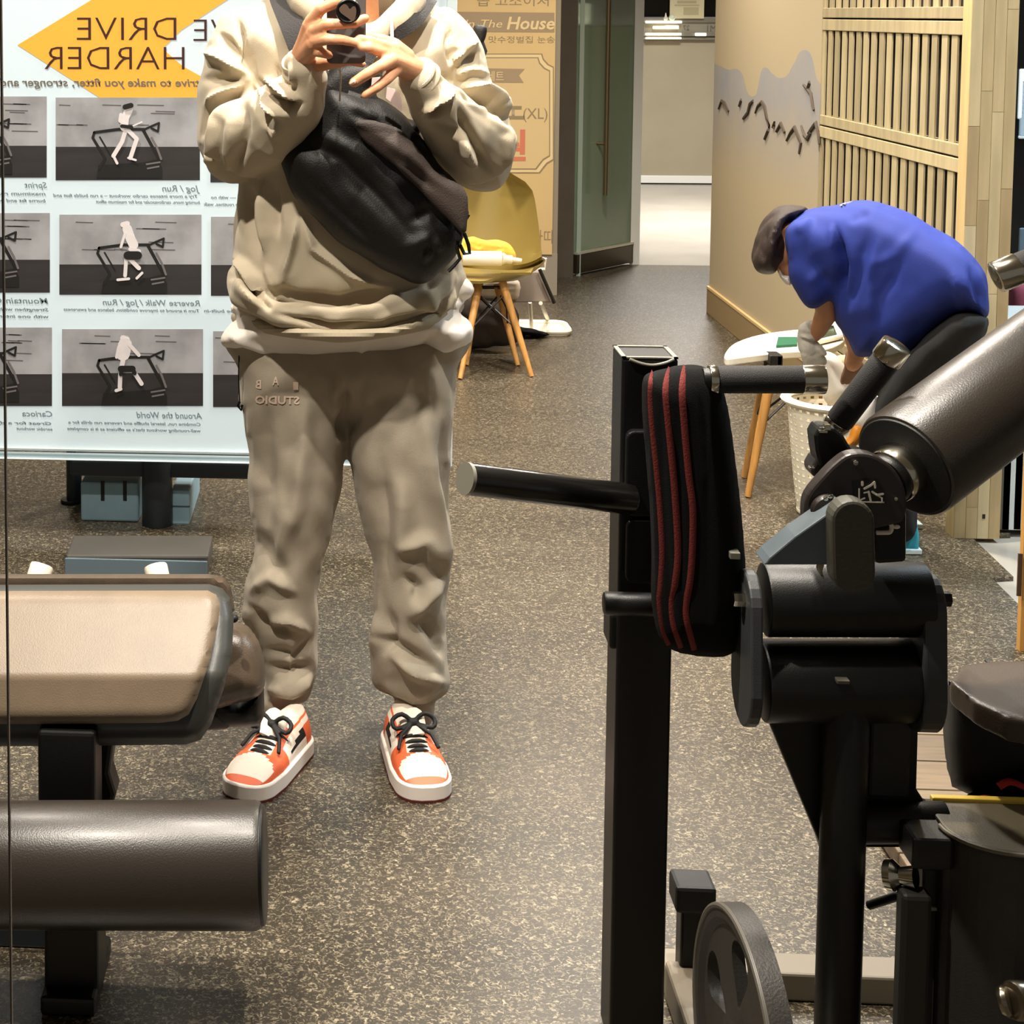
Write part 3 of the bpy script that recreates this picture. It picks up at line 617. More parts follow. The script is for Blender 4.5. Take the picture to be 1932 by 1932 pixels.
# ================================================================ moulded shell chairs
def shell(bm, c, w, yaw, sr, thick=0.012, back=True, h=0.38):
    """moulded seat + back surface, c = centre of the seat at sr height"""
    nu, nv = 20, 26; grid = []
    R_ = Matrix.Rotation(yaw, 3, 'Z')
    for side in (0, 1):
        g = []
        for j in range(nv + 1):
            t = j / nv; row = []
            if t < 0.5: s = t / 0.5; y = -0.22 + 0.38 * s; z = 0.012 * (1 - s) ** 3 * 0 - 0.03 * math.sin(math.pi * s * 0.8); z -= 0.02 * max(0, 0.25 - s) * 8 * (0.25 - s)
            else: s = (t - 0.5) / 0.5; y = 0.16 + 0.08 * math.sin(s * 1.3); z = -0.018 + (h + 0.018) * s ** 1.15
            ww = w / 2 * (0.80 + 0.20 * math.sin(min(1, t * 2.2) * math.pi / 2)) * (1 - 0.42 * max(0, t - 0.55) ** 1.5 * 2.2)
            if t > 0.9: ww *= math.sqrt(max(0.02, 1 - ((t - 0.9) / 0.1) ** 2 * 0.75))
            if t < 0.1: ww *= math.sqrt(1 - ((0.1 - t) / 0.1) ** 2 * 0.6)
            for i in range(nu + 1):
                q = -1 + 2 * i / nu; lip = 0.05 * abs(q) ** 3 * (1.2 if 0.2 < t < 0.7 else 0.8)
                p = Vector((q * ww, y - (0.10 * q * q if t > 0.5 else 0), z + (lip if t < 0.6 else lip * 0.3)))
                if side: p += Vector((0, thick * (0.2 if t < .5 else 1), -thick))
                row.append(bm.verts.new(Vector(c) + R_ @ p))
            g.append(row)
        grid.append(g)
    for s, g in enumerate(grid):
        for j in range(nv):
            for i in range(nu):
                f = (g[j][i], g[j][i + 1], g[j + 1][i + 1], g[j + 1][i]); bm.faces.new(f if not s else f[::-1])
    A, C = grid
    edge = [(j, 0) for j in range(nv + 1)] + [(nv, i) for i in range(1, nu + 1)] + [(j, nu) for j in range(nv - 1, -1, -1)] + [(0, i) for i in range(nu - 1, 0, -1)]
    for k in range(len(edge)):
        (j0, i0), (j1, i1) = edge[k], edge[(k + 1) % len(edge)]
        try: bm.faces.new((A[j1][i1], A[j0][i0], C[j0][i0], C[j1][i1]))
        except ValueError: pass
    bmesh.ops.recalc_face_normals(bm, faces=bm.faces[:]); return bm
cb0 = Fl(1003, 711); YCH = cb0.y + 0.10
cc = P(912, 511, YCH + 0.16)
ch = thing('shell_chair', 'mustard moulded shell chair on splayed wooden legs holding a yellow cloth', 'chair', (cc.x, cc.y, 0))
bm = B(); shell(bm, (cc.x, cc.y, cc.z), 0.47, math.radians(-16), 0.44, h=0.40); obj('seat_shell', bm, mat('mustard_shell', '#8f7c42', rough=0.35, spec=0.6), ch)
wire = mat('black_wire', '#15110e', rough=0.4)
def splay_leg(par, a, b, r0=0.014, r1=0.009):
    bm = B(); tube(bm, [a, Vector(a).lerp(Vector(b), .5), b], [r0, (r0 + r1) / 2 + .001, r1], 12); l = obj('leg', bm, wood_leg, par)
zt = cc.z - 0.05
legs = []
for a, b in [(P(948, 532, YCH), cb0), (P(905, 532, YCH + .05), Fl(868, 716)), (P(938, 536, YCH + .22), Fl(977, 690)), (P(900, 536, YCH + .25), Fl(880, 690))]:
    splay_leg(ch, a, Vector((b.x, b.y, 0.002)), 0.017, 0.010); legs.append((Vector(a), Vector((b.x, b.y, 0))))
bm = B()
for i, j in ((0, 1), (0, 2), (1, 3), (2, 3)):
    tube(bm, [legs[i][0].lerp(legs[i][1], .12), legs[j][0].lerp(legs[j][1], .5)], 0.004, 6); tube(bm, [legs[j][0].lerp(legs[j][1], .12), legs[i][0].lerp(legs[i][1], .5)], 0.004, 6)
    tube(bm, [legs[i][0].lerp(legs[i][1], .05), legs[j][0].lerp(legs[j][1], .05)], 0.005, 6)
obj('wire_brace', bm, wire, ch)
# yellow cloth and spray bottle on the seat
YY = YCH + 0.10
bm = B(); inflate(bm, [(852, 455), (868, 450), (890, 446), (910, 452), (940, 452), (960, 458), (970, 470), (974, 484), (968, 494), (930, 496), (880, 500), (856, 502)], YY + 0.07, 0.05, res=4)
me = remesh(bm, 0.004, 3, folds([([(870, 455), (890, 475), (930, 480)], 5, -0.012), ([(900, 452), (905, 470)], 4, -0.01), ([(940, 455), (945, 475)], 4, -0.01), ([(880, 452), (920, 462), (960, 466)], 4, 0.01)], front=False, noise=0.002))
tag(obj('yellow_cloth', me, mat('yellow_cloth', '#dcb443', rough=0.85, bump=0.3, bscale=300)), 'crumpled yellow cleaning cloth lying on the mustard chair seat', 'cloth')
sb = thing('spray_bottle', 'small pale cream bottle lying on its side before the yellow cloth', 'bottle', P(920, 502, YY - 0.03))
bm = B(); cyl(bm, P(872, 487, YY - 0.02), P(948, 488, YY - 0.03), M(14, YY), 20, 0.008); obj('body', bm, cream, sb)
bm = B(); tube(bm, [P(948, 488, YY - .03), P(955, 489, YY - .03), P(966, 490, YY - .03), P(968, 490, YY - .03), P(984, 492, YY - .03)], [M(12, YY), M(8, YY), M(8, YY), M(5, YY), M(4, YY)], 14); obj('cap', bm, white_pl, sb)
# folding chair behind, bags and flat tray on the floor
fc = thing('folding_chair', 'grey fabric folding chair with thin white legs, behind the mustard chair', 'chair', (P(990, 600, 7.6).x, 7.6, 0))
bm = B(); prismp(bm, [(900, 516), (1018, 512), (1046, 570), (905, 572)], 7.55, 7.60); obj('fabric_panel', bm, mat('grey_sling', '#8c7f74', rough=0.85, var=0.08, vscale=8), fc, smooth=False, bevel=0.006)
bm = B(); 
for pl_ in ([(1018, 508), (1046, 572)], [(905, 516), (900, 575)]): tube(bm, [P(u, v, 7.52) for u, v in pl_], 0.008, 8)
obj('edge_rod', bm, wire, fc)
f_ = Fl(1035, 608)
bm = B(); tube(bm, [P(1020, 572, 7.5), Vector((f_.x, f_.y, 0.005))], 0.009, 8); obj('leg', bm, white_pl, fc)
bm = B(); tube(bm, [P(905, 572, 7.5), Vector((P(890, 640, 7.5).x, f_.y, 0.005))], 0.009, 8); obj('leg', bm, white_pl, fc)
bm = B(); tube(bm, [P(1000, 570, 7.75), Vector((P(1010, 640, 7.75).x, 7.9, 0.005))], 0.009, 8); obj('leg', bm, white_pl, fc)
bm = B(); tube(bm, [P(905, 512, 7.62), P(1028, 508, 7.62), P(1029, 488, 7.62), P(1022, 488, 7.62)], 0.008, 8); obj('top_rail', bm, white_pl, fc)
bm = B(); inflate(bm, [(905, 530), (950, 528), (980, 530), (980, 560), (968, 566), (930, 564), (905, 560)], 7.50, 0.03, res=4); me = remesh(bm, 0.006, 2, folds([([(910, 540), (975, 541)], 3, -.012), ([(910, 552), (975, 550)], 3, -.012)]))
tag(obj('folded_towel', me, mat('towel_white', '#d8cdbd', rough=0.9)), 'folded white towel hanging below the mustard chair seat', 'towel')
# black bag lying on floor
bm = B(); inflate(bm, [(862, 575), (880, 560), (900, 572), (925, 570), (945, 590), (985, 598), (1034, 610), (1030, 618), (950, 616), (900, 612), (870, 606)], 7.78, 0.08, res=5)
me = remesh(bm, 0.008, 4, folds([], front=False, noise=0.004)); me.transform(Matrix.Translation((0, 0, -min(v.co.z for v in me.vertices) + 0.002)))
bgf = obj('gym_bag', me, dark_cloth); tag(bgf, 'slumped black cloth bag on the floor under the folding chair', 'bag'); 
bm = B(); yb_ = Fl(900, 692).y; inflate(bm, [(858, 600), (900, 596), (950, 598), (975, 612), (978, 640), (974, 676), (930, 684), (860, 684)], yb_ + 0.36, 0.08, res=6); me = remesh(bm, 0.008, 4, folds([([(870, 610), (960, 640)], 8, -.01)], noise=0.003)); me.transform(Matrix.Translation((0, 0, -min(v.co.z for v in me.vertices) + 0.002)))
tag(obj('duffel_bag', me, mat('brown_bag', '#3c332a', rough=0.85, var=0.1, vscale=6)), 'dark brown soft bag on the floor beneath the mustard chair', 'bag')
fr = thing('flat_tray', 'long flat white tray on the floor right of the wooden chair legs', 'tray', Fl(1030, 630))
ft = Fl(980, 634); fr2 = Fl(1076, 634); fb = Fl(1076, 617)
def rrect(x0, y0, x1, y1, r, n=5):
    out = []
    for cx_, cy_, a0 in ((x1 - r, y1 - r, 0), (x0 + r, y1 - r, 90), (x0 + r, y0 + r, 180), (x1 - r, y0 + r, 270)):
        for k in range(n + 1):
            a = math.radians(a0 + 90 * k / n); out.append((cx_ + r * math.cos(a), cy_ + r * math.sin(a)))
    return out
bm = B(); prism(bm, [Vector((x, y, 0)) for x, y in rrect(ft.x - .1, ft.y, fr2.x, fb.y, 0.05)], (0, 0, 0.018)); obj('base', bm, white_pl, fr, smooth=False, bevel=0.004)
bm = B(); A = rrect(ft.x - .1, ft.y, fr2.x, fb.y, 0.05); tube(bm, [Vector((x, y, 0.022)) for x, y in A], 0.012, 8, closed=True); obj('rim', bm, white_pl, fr)
# ================================================================ low white table beside the basket
t0 = Fl(1411, 938); YT = t0.y
wt = thing('low_table', 'low white oval topped table on splayed wooden legs near person in blue', 'table', (P(1480, 655, YT + .1).x, YT + .1, 0))
zt_ = P(1400, 668, YT).z
bm = B(); A = catmull([(1368, 676), (1376, 655), (1400, 641), (1440, 630), (1500, 622), (1560, 618), (1580, 612), (1594, 634), (1585, 648), (1550, 660), (1480, 664), (1410, 672)], 4)
prism(bm, [Fl(u, v, zt_) for u, v in A], (0, 0, -0.022)); obj('table_top', bm, white_pl, wt, smooth=False, bevel=0.006)
L2 = []
for a, b in [(P(1458, 690, YT + .03), t0), (P(1448, 690, YT + .2), Fl(1404, 901)), (P(1530, 690, YT + .03), Fl(1584, 912)), (P(1530, 690, YT + .25), Fl(1560, 880))]:
    splay_leg(wt, a, Vector((b.x, b.y, 0.002)), 0.017, 0.010); L2.append((Vector(a), Vector((b.x, b.y, 0))))
bm = B(); 
for i, j in ((0, 2), (1, 3), (0, 1)):
    tube(bm, [L2[i][0].lerp(L2[i][1], .08), L2[j][0].lerp(L2[j][1], .45)], 0.004, 6); tube(bm, [L2[j][0].lerp(L2[j][1], .08), L2[i][0].lerp(L2[i][1], .45)], 0.004, 6)
for l_ in L2: tube(bm, [l_[0], l_[0] + Vector((0, 0, 0.03))], 0.012, 8)
obj('wire_brace', bm, wire, wt)
bm = B(); boxp(bm, 1454, 671, 1477, 690, YT - .02, YT + .05); boxp(bm, 1466, 671, 1476, 700, YT - .02, YT + .02); obj('mount_bracket', bm, black_metal, wt, smooth=False, bevel=0.003)
bm = B(); prism(bm, [Fl(1464, 657, zt_) + Vector((0, 0, 0.001)), Fl(1504, 654, zt_), Fl(1504, 640, zt_), Fl(1468, 640, zt_)], (0, 0, 0.008)); tag(obj('green_card', bm, mat('green_card', '#0f5a3c', rough=0.5), smooth=False, bevel=0.001), 'flat dark green card lying on the white table beside the gloved hand', 'card')
dg_ = thing('glass_dish', 'square glass dish with dark green contents on the white table', 'dish', Fl(1565, 640, zt_))
A = [Fl(1532, 655, zt_), Fl(1586, 642, zt_), Fl(1576, 618, zt_), Fl(1545, 626, zt_)]
bm = B(); prism(bm, A, (0, 0, 0.006)); obj('contents', bm, mat('dark_green', '#1c3326', rough=0.2, var=0.4, vscale=25), dg_, smooth=False)
bm = B(); tube(bm, [p + Vector((0, 0, 0.012)) for p in A], 0.009, 8, closed=True); obj('rim', bm, white_pl, dg_)
# ================================================================ laundry basket
kb = Fl(1568, 983); KR0, KR1, KH = M(58, kb.y), M(83, kb.y), None
kc = Vector((P(1572, 900, kb.y + .05).x, kb.y + 0.08, 0)); KH = P(1570, 748, kc.y).z
ba = thing('laundry_basket', 'tall white lattice laundry basket half filled, in front of person in blue', 'basket', kc)
bm = B(); NA, NR = 30, 15
def kp(i, zf, dr=0): 
    r = KR0 + (KR1 - KR0) * zf ** 0.8 + dr; a = 2 * math.pi * i / NA; return kc + Vector((math.cos(a) * r, math.sin(a) * r, 0.01 + zf * (KH - 0.01)))
for j in range(NR):
    z0, z1 = j / NR * 0.94 + 0.0, (j + 1) / NR * 0.94
    for i in range(NA):
        fx, fz = 0.27, 0.31
        o4 = [(i, z0), (i + 1, z0), (i + 1, z1), (i, z1)]
        i4 = [(i + fx, z0 + (z1 - z0) * fz), (i + 1 - fx, z0 + (z1 - z0) * fz), (i + 1 - fx, z1 - (z1 - z0) * fz), (i + fx, z1 - (z1 - z0) * fz)]
        O = [bm.verts.new(kp(*p)) for p in o4]; I = [bm.verts.new(kp(*p)) for p in i4]
        for k in range(4): l = (k + 1) % 4; bm.faces.new((O[k], O[l], I[l], I[k]))
bmesh.ops.remove_doubles(bm, verts=bm.verts[:], dist=1e-5)
lat = obj('lattice_wall', bm, cream, ba, smooth=False); sm_ = lat.modifiers.new('s', 'SOLIDIFY'); sm_.thickness = 0.004
bm = B(); tube(bm, [kp(i, 0.97, 0.004) for i in range(NA)], 0.010, 8, closed=True, flat=1.6); obj('rim', bm, cream, ba)
bm = B(); cyl(bm, kc + Vector((0, 0, 0.001)), kc + Vector((0, 0, 0.012)), KR0 + 0.003, 30, 0.003); obj('base', bm, cream, ba)
bm = B(); inflate(bm, [(1545, 668), (1562, 664), (1580, 672), (1600, 696), (1625, 730), (1632, 760), (1600, 765), (1560, 762), (1552, 720)], kc.y, 0.05, res=5)
me = remesh(bm, 0.005, 3, folds([([(1560, 680), (1600, 740)], 5, -0.008)], noise=0.002)); tag(obj('white_sheet', me, mat('white_sheet', '#d6cfc2', rough=0.85)), 'white rolled cloth sticking up out of the laundry basket', 'cloth')
bm = B(); inflate(bm, [(1575, 678), (1600, 668), (1614, 676), (1618, 700), (1612, 725), (1628, 765), (1590, 760), (1585, 710)], kc.y + 0.07, 0.04, res=5)
me = remesh(bm, 0.005, 3, folds([], noise=0.003)); tag(obj('beige_cloth', me, mat('beige_cloth', '#b8aa82', rough=0.9)), 'beige crumpled cloth in the basket beside the white roll', 'cloth')
sp_ = thing('plastic_bag', 'white and orange plastic bag hanging between the basket and black trousers', 'bag', P(1620, 870, 4.75))
bm = B(); inflate(bm, [(1652, 745), (1658, 775), (1654, 800), (1630, 830), (1622, 815), (1600, 800), (1620, 775)], 4.74, 0.03, res=5); obj('white_part', bm, mat('bag_white', '#ddd9d0', rough=0.4), sp_)
bm = B(); inflate(bm, [(1612, 800), (1640, 812), (1625, 832), (1600, 852), (1582, 846), (1600, 825)], 4.73, 0.03, res=5); obj('orange_part', bm, mat('bag_orange', '#e8962f', rough=0.4), sp_)
# ================================================================ person with the phone
def T3(*a): return [P(*p) for p in a]
def tubep(bm, pts, rpx, seg=14, flat=1.0):
    """pts (u,v,Y), rpx list in px"""
    if not isinstance(rpx, (list, tuple)): rpx = [rpx] * len(pts)
    k = [P(*p) for p in pts]; r = [M(a, p[2]) for a, p in zip(rpx, pts)]
    # rounded ends
    d0 = (k[0] - k[1]).normalized(); d1 = (k[-1] - k[-2]).normalized()
    k = [k[0] + d0 * r[0] * .75] + k + [k[-1] + d1 * r[-1] * .75]; r = [r[0] * .5] + r + [r[-1] * .5]
    return tube(bm, k, r, seg, flat=flat)
YBODY = 3.42
skin = mat('skin', '#d79a72', rough=0.5, var=0.07, vscale=25, bump=0.15, bscale=250)
man = thing('person', 'person in oatmeal hoodie and grey sweatpants holding up a phone, centre', 'person', (P(655, 700, YBODY).x, YBODY, 0))
bm = B()
X0 = P(655, 0, YBODY).x
tubep(bm, [(655, 560, YBODY), (655, 300, YBODY), (655, 120, YBODY), (655, 60, YBODY)], [110, 120, 130, 100], 20, 0.62)
tubep(bm, [(660, 60, YBODY), (662, -10, 3.39), (662, -50, 3.37)], [58, 52, 52])
sphere(bm, P(660, -125, 3.36), 0.1, 0.80, 1.0, 1.22, 24); sphere(bm, P(660, -62, 3.335), 0.056, 0.95, 0.85, 0.85, 16)
sphere(bm, P(660, -105, 3.262), 0.014, 0.9, 1.2, 1.5, 10)                  # nose
for s in (-1, 1): sphere(bm, P(660 + s * 78, -115, 3.38), 0.022, 0.4, 0.9, 1.4, 10)
tubep(bm, [(642, -68, 3.282), (660, -66, 3.276), (678, -68, 3.282)], [4, 5, 4], 8)
for s, ex in ((-1, [(490, 60, 3.44), (448, 170, 3.42), (452, 268, 3.37), (525, 232, 3.24), (566, 178, 3.155), (572, 138, 3.12)]), (1, [(835, 60, 3.44), (880, 170, 3.42), (898, 285, 3.37), (858, 242, 3.24), (814, 186, 3.155), (796, 152, 3.12)])):
    tubep(bm, ex, [45, 34, 34, 34, 30, 28])
for us in ([(575, 600, YBODY), (545, 900, 3.42), (535, 1150, 3.45), (528, 1350, 3.42)], [(735, 600, YBODY), (770, 900, 3.42), (775, 1150, 3.45), (783, 1350, 3.42)]):
    tubep(bm, us, [78, 52, 42, 24])
# --- left-of-frame hand
hw = (566, 114, 3.105)
for kn, rr in (((585, 46, 3.04), 15), ((592, 62, 3.03), 15), ((592, 80, 3.03), 15), ((588, 96, 3.05), 14)): tubep(bm, [hw, ((hw[0] + kn[0]) / 2, (hw[1] + kn[1]) / 2, (hw[2] + kn[2]) / 2), kn], [22, 17, rr])
tubep(bm, [(585, 42, 3.04), (606, 16, 3.02), (634, 4, 3.015), (664, -4, 3.02)], [13, 12, 11, 9])
tubep(bm, [(590, 58, 3.03), (618, 45, 3.01), (644, 45, 3.005), (668, 44, 3.01), (690, 34, 3.02)], [13, 11.5, 10, 10, 9])
tubep(bm, [(592, 78, 3.03), (618, 74, 3.005), (645, 75, 3.0), (668, 80, 3.005), (688, 89, 3.01)], [13, 11, 10, 8.5, 6.5])
tubep(bm, [(586, 94, 3.05), (604, 98, 3.03), (622, 105, 3.035)], [12, 11, 8])
tubep(bm, [(574, 118, 3.11), (604, 122, 3.085), (636, 117, 3.06), (660, 114, 3.055), (686, 122, 3.06)], [16, 14, 11.5, 10, 6.5])
# --- right-of-frame hand
hw = (786, 136, 3.105)
for kn, rr in (((742, 90, 3.05), 14), ((734, 100, 3.03), 14), ((736, 112, 3.02), 14), ((746, 128, 3.04), 13)): tubep(bm, [hw, ((hw[0] + kn[0]) / 2, (hw[1] + kn[1]) / 2, (hw[2] + kn[2]) / 2), kn], [25, 19, rr])
tubep(bm, [(768, 108, 3.08), (744, 84, 3.06), (718, 74, 3.05), (700, 70, 3.05)], [17, 13, 11, 8])      # thumb
tubep(bm, [(740, 92, 3.04), (716, 84, 3.02), (696, 76, 3.01), (676, 71, 3.01)], [12, 11, 9.5, 7])
tubep(bm, [(734, 102, 3.03), (712, 96, 3.01), (696, 90, 3.0), (680, 90, 3.005)], [12, 10, 9, 7])
tubep(bm, [(738, 114, 3.02), (716, 126, 2.995), (692, 140, 2.99), (666, 157, 2.995)], [13, 12, 11, 10])
tubep(bm, [(748, 130, 3.04), (730, 150, 3.01), (710, 166, 3.0), (688, 180, 3.0)], [12, 10.5, 9.5, 8.5])
me = remesh(bm, 0.0032, 3)
obj('body', me, skin, man)
for s in (-1, 1):
    bm = B(); sphere(bm, P(660 + s * 30, -122, 3.272), 0.011, 1, 1, 1, 10); obj('eye', bm, mat('eye', '#221812', rough=0.2), man)
bm = B(); tubep(bm, [(668, 154, 2.984), (663, 157, 2.984)], [5, 4], 8); obj('fingernail', bm, mat('nail', '#e9b7a0', rough=0.3), man)
bm = B(); sphere(bm, P(660, -150, 3.385), 0.108, 0.88, 1.02, 1.05, 24); sphere(bm, P(660, -190, 3.33), 0.07, 1.1, 0.8, 0.6, 16)
obj('hair', remesh(bm, 0.007, 3, folds([], front=False, noise=0.003)), mat('black_hair', '#15110f', rough=0.6, bump=0.8, bscale=300), man)
# --- hoodie
hood_c = mat('hoodie_fleece', '#bdb098', rough=0.92, bump=0.35, bscale=700, sheen=0.15, spec=0.25)
bm = B()
inflate(bm, [(545, -30), (500, 0), (455, 18), (425, 60), (432, 200), (450, 340), (441, 420), (439, 490), (427, 512), (430, 545), (443, 578), (438, 600), (446, 612), (520, 632), (600, 642), (655, 645), (760, 632), (830, 612), (868, 590), (868, 562), (880, 530), (872, 495), (862, 440), (872, 340), (880, 200), (900, 90), (872, 35), (830, 15), (790, -10), (760, -10), (735, 25), (700, 55), (655, 62), (612, 50), (578, 10)], YBODY, 0.175, R=130, res=9)
inflate(bm, [(470, 10), (425, 26), (398, 66), (378, 135), (369, 205), (372, 265), (384, 306), (402, 332), (440, 345), (500, 337), (548, 305), (566, 270), (540, 200), (525, 120), (520, 40)], 3.38, 0.105, R=85, res=8)
inflate(bm, [(850, 15), (890, 48), (912, 90), (925, 150), (946, 195), (963, 245), (967, 300), (957, 343), (932, 362), (880, 356), (850, 310), (835, 200), (820, 110), (820, 30)], 3.38, 0.105, R=80, res=8)
tubep(bm, [(468, 262, 3.31), (520, 232, 3.22), (566, 178, 3.14), (578, 146, 3.12), (568, 118, 3.105)], [78, 74, 54, 40, 36], 18)
tubep(bm, [(905, 285, 3.31), (862, 245, 3.22), (818, 190, 3.14), (796, 155, 3.11), (787, 142, 3.10)], [68, 66, 50, 38, 35], 18)
# fold-over roll near the hem and collar / hood
tubep(bm, [(440, 520, 3.42), (452, 560, 3.30), (520, 590, 3.24), (620, 605, 3.225), (720, 597, 3.235), (800, 565, 3.26), (850, 520, 3.34)], [14, 22, 26, 28, 28, 26, 18], 12)
HD = [(545, -55, 3.36), (565, -12, 3.28), (600, 30, 3.26), (645, 66, 3.25), (700, 72, 3.245), (748, 42, 3.25), (776, 2, 3.28), (792, -45, 3.38), (780, -80, 3.5), (660, -85, 3.58), (560, -75, 3.5)]
tube(bm, [Vector(p) for p in catmull([tuple(P(*p)) for p in HD], 3)], 0.030, 12, closed=True)
inflate(bm, [(540, -70), (560, 20), (655, 60), (770, 20), (790, -70), (655, -110)], 3.58, 0.08, res=10)
HF = [  # ridges (+) and valleys (-)
 ([(478, 142), (440, 95), (412, 62)], 7, -.012), ([(480, 140), (455, 80), (447, 32)], 6, -.010), ([(470, 140), (420, 110), (385, 100)], 8, .012), ([(470, 158), (420, 150), (380, 150)], 7, -.009),
 ([(468, 165), (430, 190), (395, 215), (380, 260)], 6, -.016), ([(468, 150), (420, 175), (385, 200)], 7, .010), ([(455, 180), (420, 230), (405, 290), (400, 320)], 8, .014), ([(450, 200), (440, 260), (430, 320)], 9, .008), ([(465, 200), (455, 280), (440, 330)], 8, -.008),
 ([(483, 148), (510, 185), (540, 200), (568, 196)], 6, -.022), ([(500, 150), (530, 172), (565, 193)], 6, .014), ([(484, 155), (505, 195), (540, 222)], 6, .012), ([(483, 165), (495, 210), (515, 250)], 6, -.014), ([(500, 225), (518, 252), (522, 230)], 5, .010),
 ([(520, 120), (528, 150), (550, 130)], 5, -.006), ([(549, 120), (553, 160)], 4, .006), ([(600, 20), (590, 60)], 5, -.004),
 ([(852, 125), (870, 95), (900, 78)], 6, .014), ([(848, 122), (862, 98), (880, 90)], 5, -.010), ([(862, 130), (890, 112), (905, 95)], 5, -.010), ([(852, 125), (845, 80), (850, 45)], 5, -.006),
 ([(860, 165), (905, 165), (945, 195), (962, 240)], 7, .014), ([(875, 178), (915, 195), (945, 220), (955, 245)], 6, -.018), ([(880, 190), (930, 205), (955, 250), (960, 320)], 8, .010), ([(865, 200), (880, 240), (905, 300), (930, 330)], 7, -.012), ([(875, 240), (878, 280), (905, 315)], 10, .014), ([(860, 150), (880, 130), (925, 140)], 6, .008),
 ([(815, 145), (840, 150), (835, 180)], 6, -.006), ([(855, 160), (835, 195), (790, 215)], 6, .010), ([(850, 190), (820, 215), (800, 230)], 6, -.016), ([(795, 232), (830, 245), (870, 250), (890, 270)], 7, -.008),
 ([(500, 340), (492, 420), (500, 480)], 8, .010), ([(470, 350), (478, 420), (490, 490)], 9, -.010), ([(515, 340), (520, 400), (525, 450)], 7, -.008), ([(562, 410), (550, 470), (530, 540)], 5, .008), ([(568, 405), (590, 470), (660, 520), (740, 545)], 5, .008),
 ([(440, 480), (480, 530), (505, 572)], 8, .014), ([(455, 520), (490, 560), (510, 585)], 6, -.014), ([(433, 530), (470, 560), (505, 580)], 7, .012), ([(520, 545), (560, 565), (640, 575), (710, 560), (740, 545)], 10, -.012),
 ([(500, 500), (520, 550)], 6, .006), ([(520, 592), (620, 618), (720, 618), (830, 585)], 6, -.014), ([(800, 545), (830, 520), (850, 500)], 6, -.012), ([(855, 540), (840, 575), (800, 600)], 6, .008), ([(730, 220), (760, 120), (740, 80)], 10, .004),
 ([(530, 560), (600, 585), (700, 585), (790, 550)], 8, .008)]
me = remesh(bm, 0.0034, 8, folds(HF, amp=2.1, noise=0.0012), psm=3)
hoodie = obj('hoodie', me, hood_c, man)
rib = mat('rib_knit', '#b3a78f', rough=0.95, bump=0.6, bscale=400, stretch=(1, 1, .05))
def ring_cuff(name, a, b, ra, rb, m, par, seg=40):
    a, b = P(*a), P(*b); n_ = 8; bm = B()
    tube(bm, [a.lerp(b, i / (n_ - 1)) for i in range(n_)], [ra + (rb - ra) * i / (n_ - 1) + 0.0018 * math.sin(i * 1.3) for i in range(n_)], seg); return obj(name, bm, m, par)
ring_cuff('cuff', (573, 134, 3.12), (566, 112, 3.105), 0.040, 0.035, rib, man); ring_cuff('cuff', (795, 152, 3.115), (784, 138, 3.10), 0.040, 0.036, rib, man)
bm = B(); inflate(bm, [(446, 588), (520, 612), (600, 620), (680, 621), (760, 612), (866, 572), (868, 592), (830, 614), (760, 632), (655, 646), (600, 643), (520, 633), (444, 612)], 3.27, 0.02, res=7, Yf=lambda u, v: 3.21 + 0.20 * min(1, abs((u - 655) / 215)) ** 3.0, Tb=0.03); obj('waistband', bm, rib, man)
bm = B(); tube(bm, T3((738, 26, 3.225), (739, 50, 3.215), (740, 76, 3.212)), 0.0035, 8); obj('drawstring', bm, mat('cord_white', '#efe6d2', rough=0.7), man)
# --- white t-shirt hem
tee = mat('white_jersey', '#efe7dc', rough=0.9, bump=0.2, bscale=500)
bm = B(); inflate(bm, [(450, 570), (440, 600), (424, 622), (415, 645), (430, 660), (470, 680), (560, 693), (640, 695), (695, 690), (760, 686), (820, 677), (865, 668), (888, 650), (894, 625), (886, 605), (868, 590), (860, 560), (655, 560)], YBODY, 0.165, R=130, res=8)
inflate(bm, [(855, 512), (876, 522), (892, 540), (890, 558), (870, 568), (850, 572)], 3.42, 0.05, res=5)
me = remesh(bm, 0.005, 3, folds([([(430, 632), (470, 652), (520, 668)], 6, .010), ([(440, 650), (500, 672), (580, 680)], 5, -.006), ([(890, 615), (850, 650), (800, 672)], 8, .010), ([(830, 620), (800, 660), (740, 672)], 7, -.010), ([(682, 640), (683, 688)], 3, .006), ([(480, 655), (560, 668), (640, 670)], 5, .005)], noise=0.0015))
obj('t_shirt', me, tee, man)
# --- sweatpants
pants_c = mat('grey_fleece', '#a69b89', rough=0.92, bump=0.35, bscale=700, var=0.05, vscale=25, sheen=0.1, spec=0.25)
bm = B()
inflate(bm, [(452, 640), (449, 700), (458, 790), (469, 870), (467, 940), (480, 1030), (468, 1080), (458, 1130), (456, 1165), (478, 1198), (496, 1250), (497, 1305), (503, 1332), (560, 1330), (588, 1312), (601, 1240), (601, 1150), (606, 1080), (625, 1005), (642, 935), (652, 865), (657, 800), (668, 640)], YBODY, 0.105, R=75, res=8, Tb=0.12)
inflate(bm, [(645, 640), (652, 800), (660, 880), (676, 960), (700, 1050), (710, 1130), (702, 1190), (697, 1245), (705, 1292), (748, 1318), (800, 1328), (836, 1318), (849, 1285), (845, 1220), (840, 1180), (846, 1100), (848, 980), (851, 880), (857, 780), (862, 700), (862, 640)], YBODY, 0.105, R=75, res=8, Tb=0.12)
inflate(bm, [(450, 620), (449, 700), (460, 780), (560, 800), (656, 815), (760, 800), (852, 780), (862, 700), (862, 620)], YBODY, 0.125, R=120, res=10, Tb=0.14)
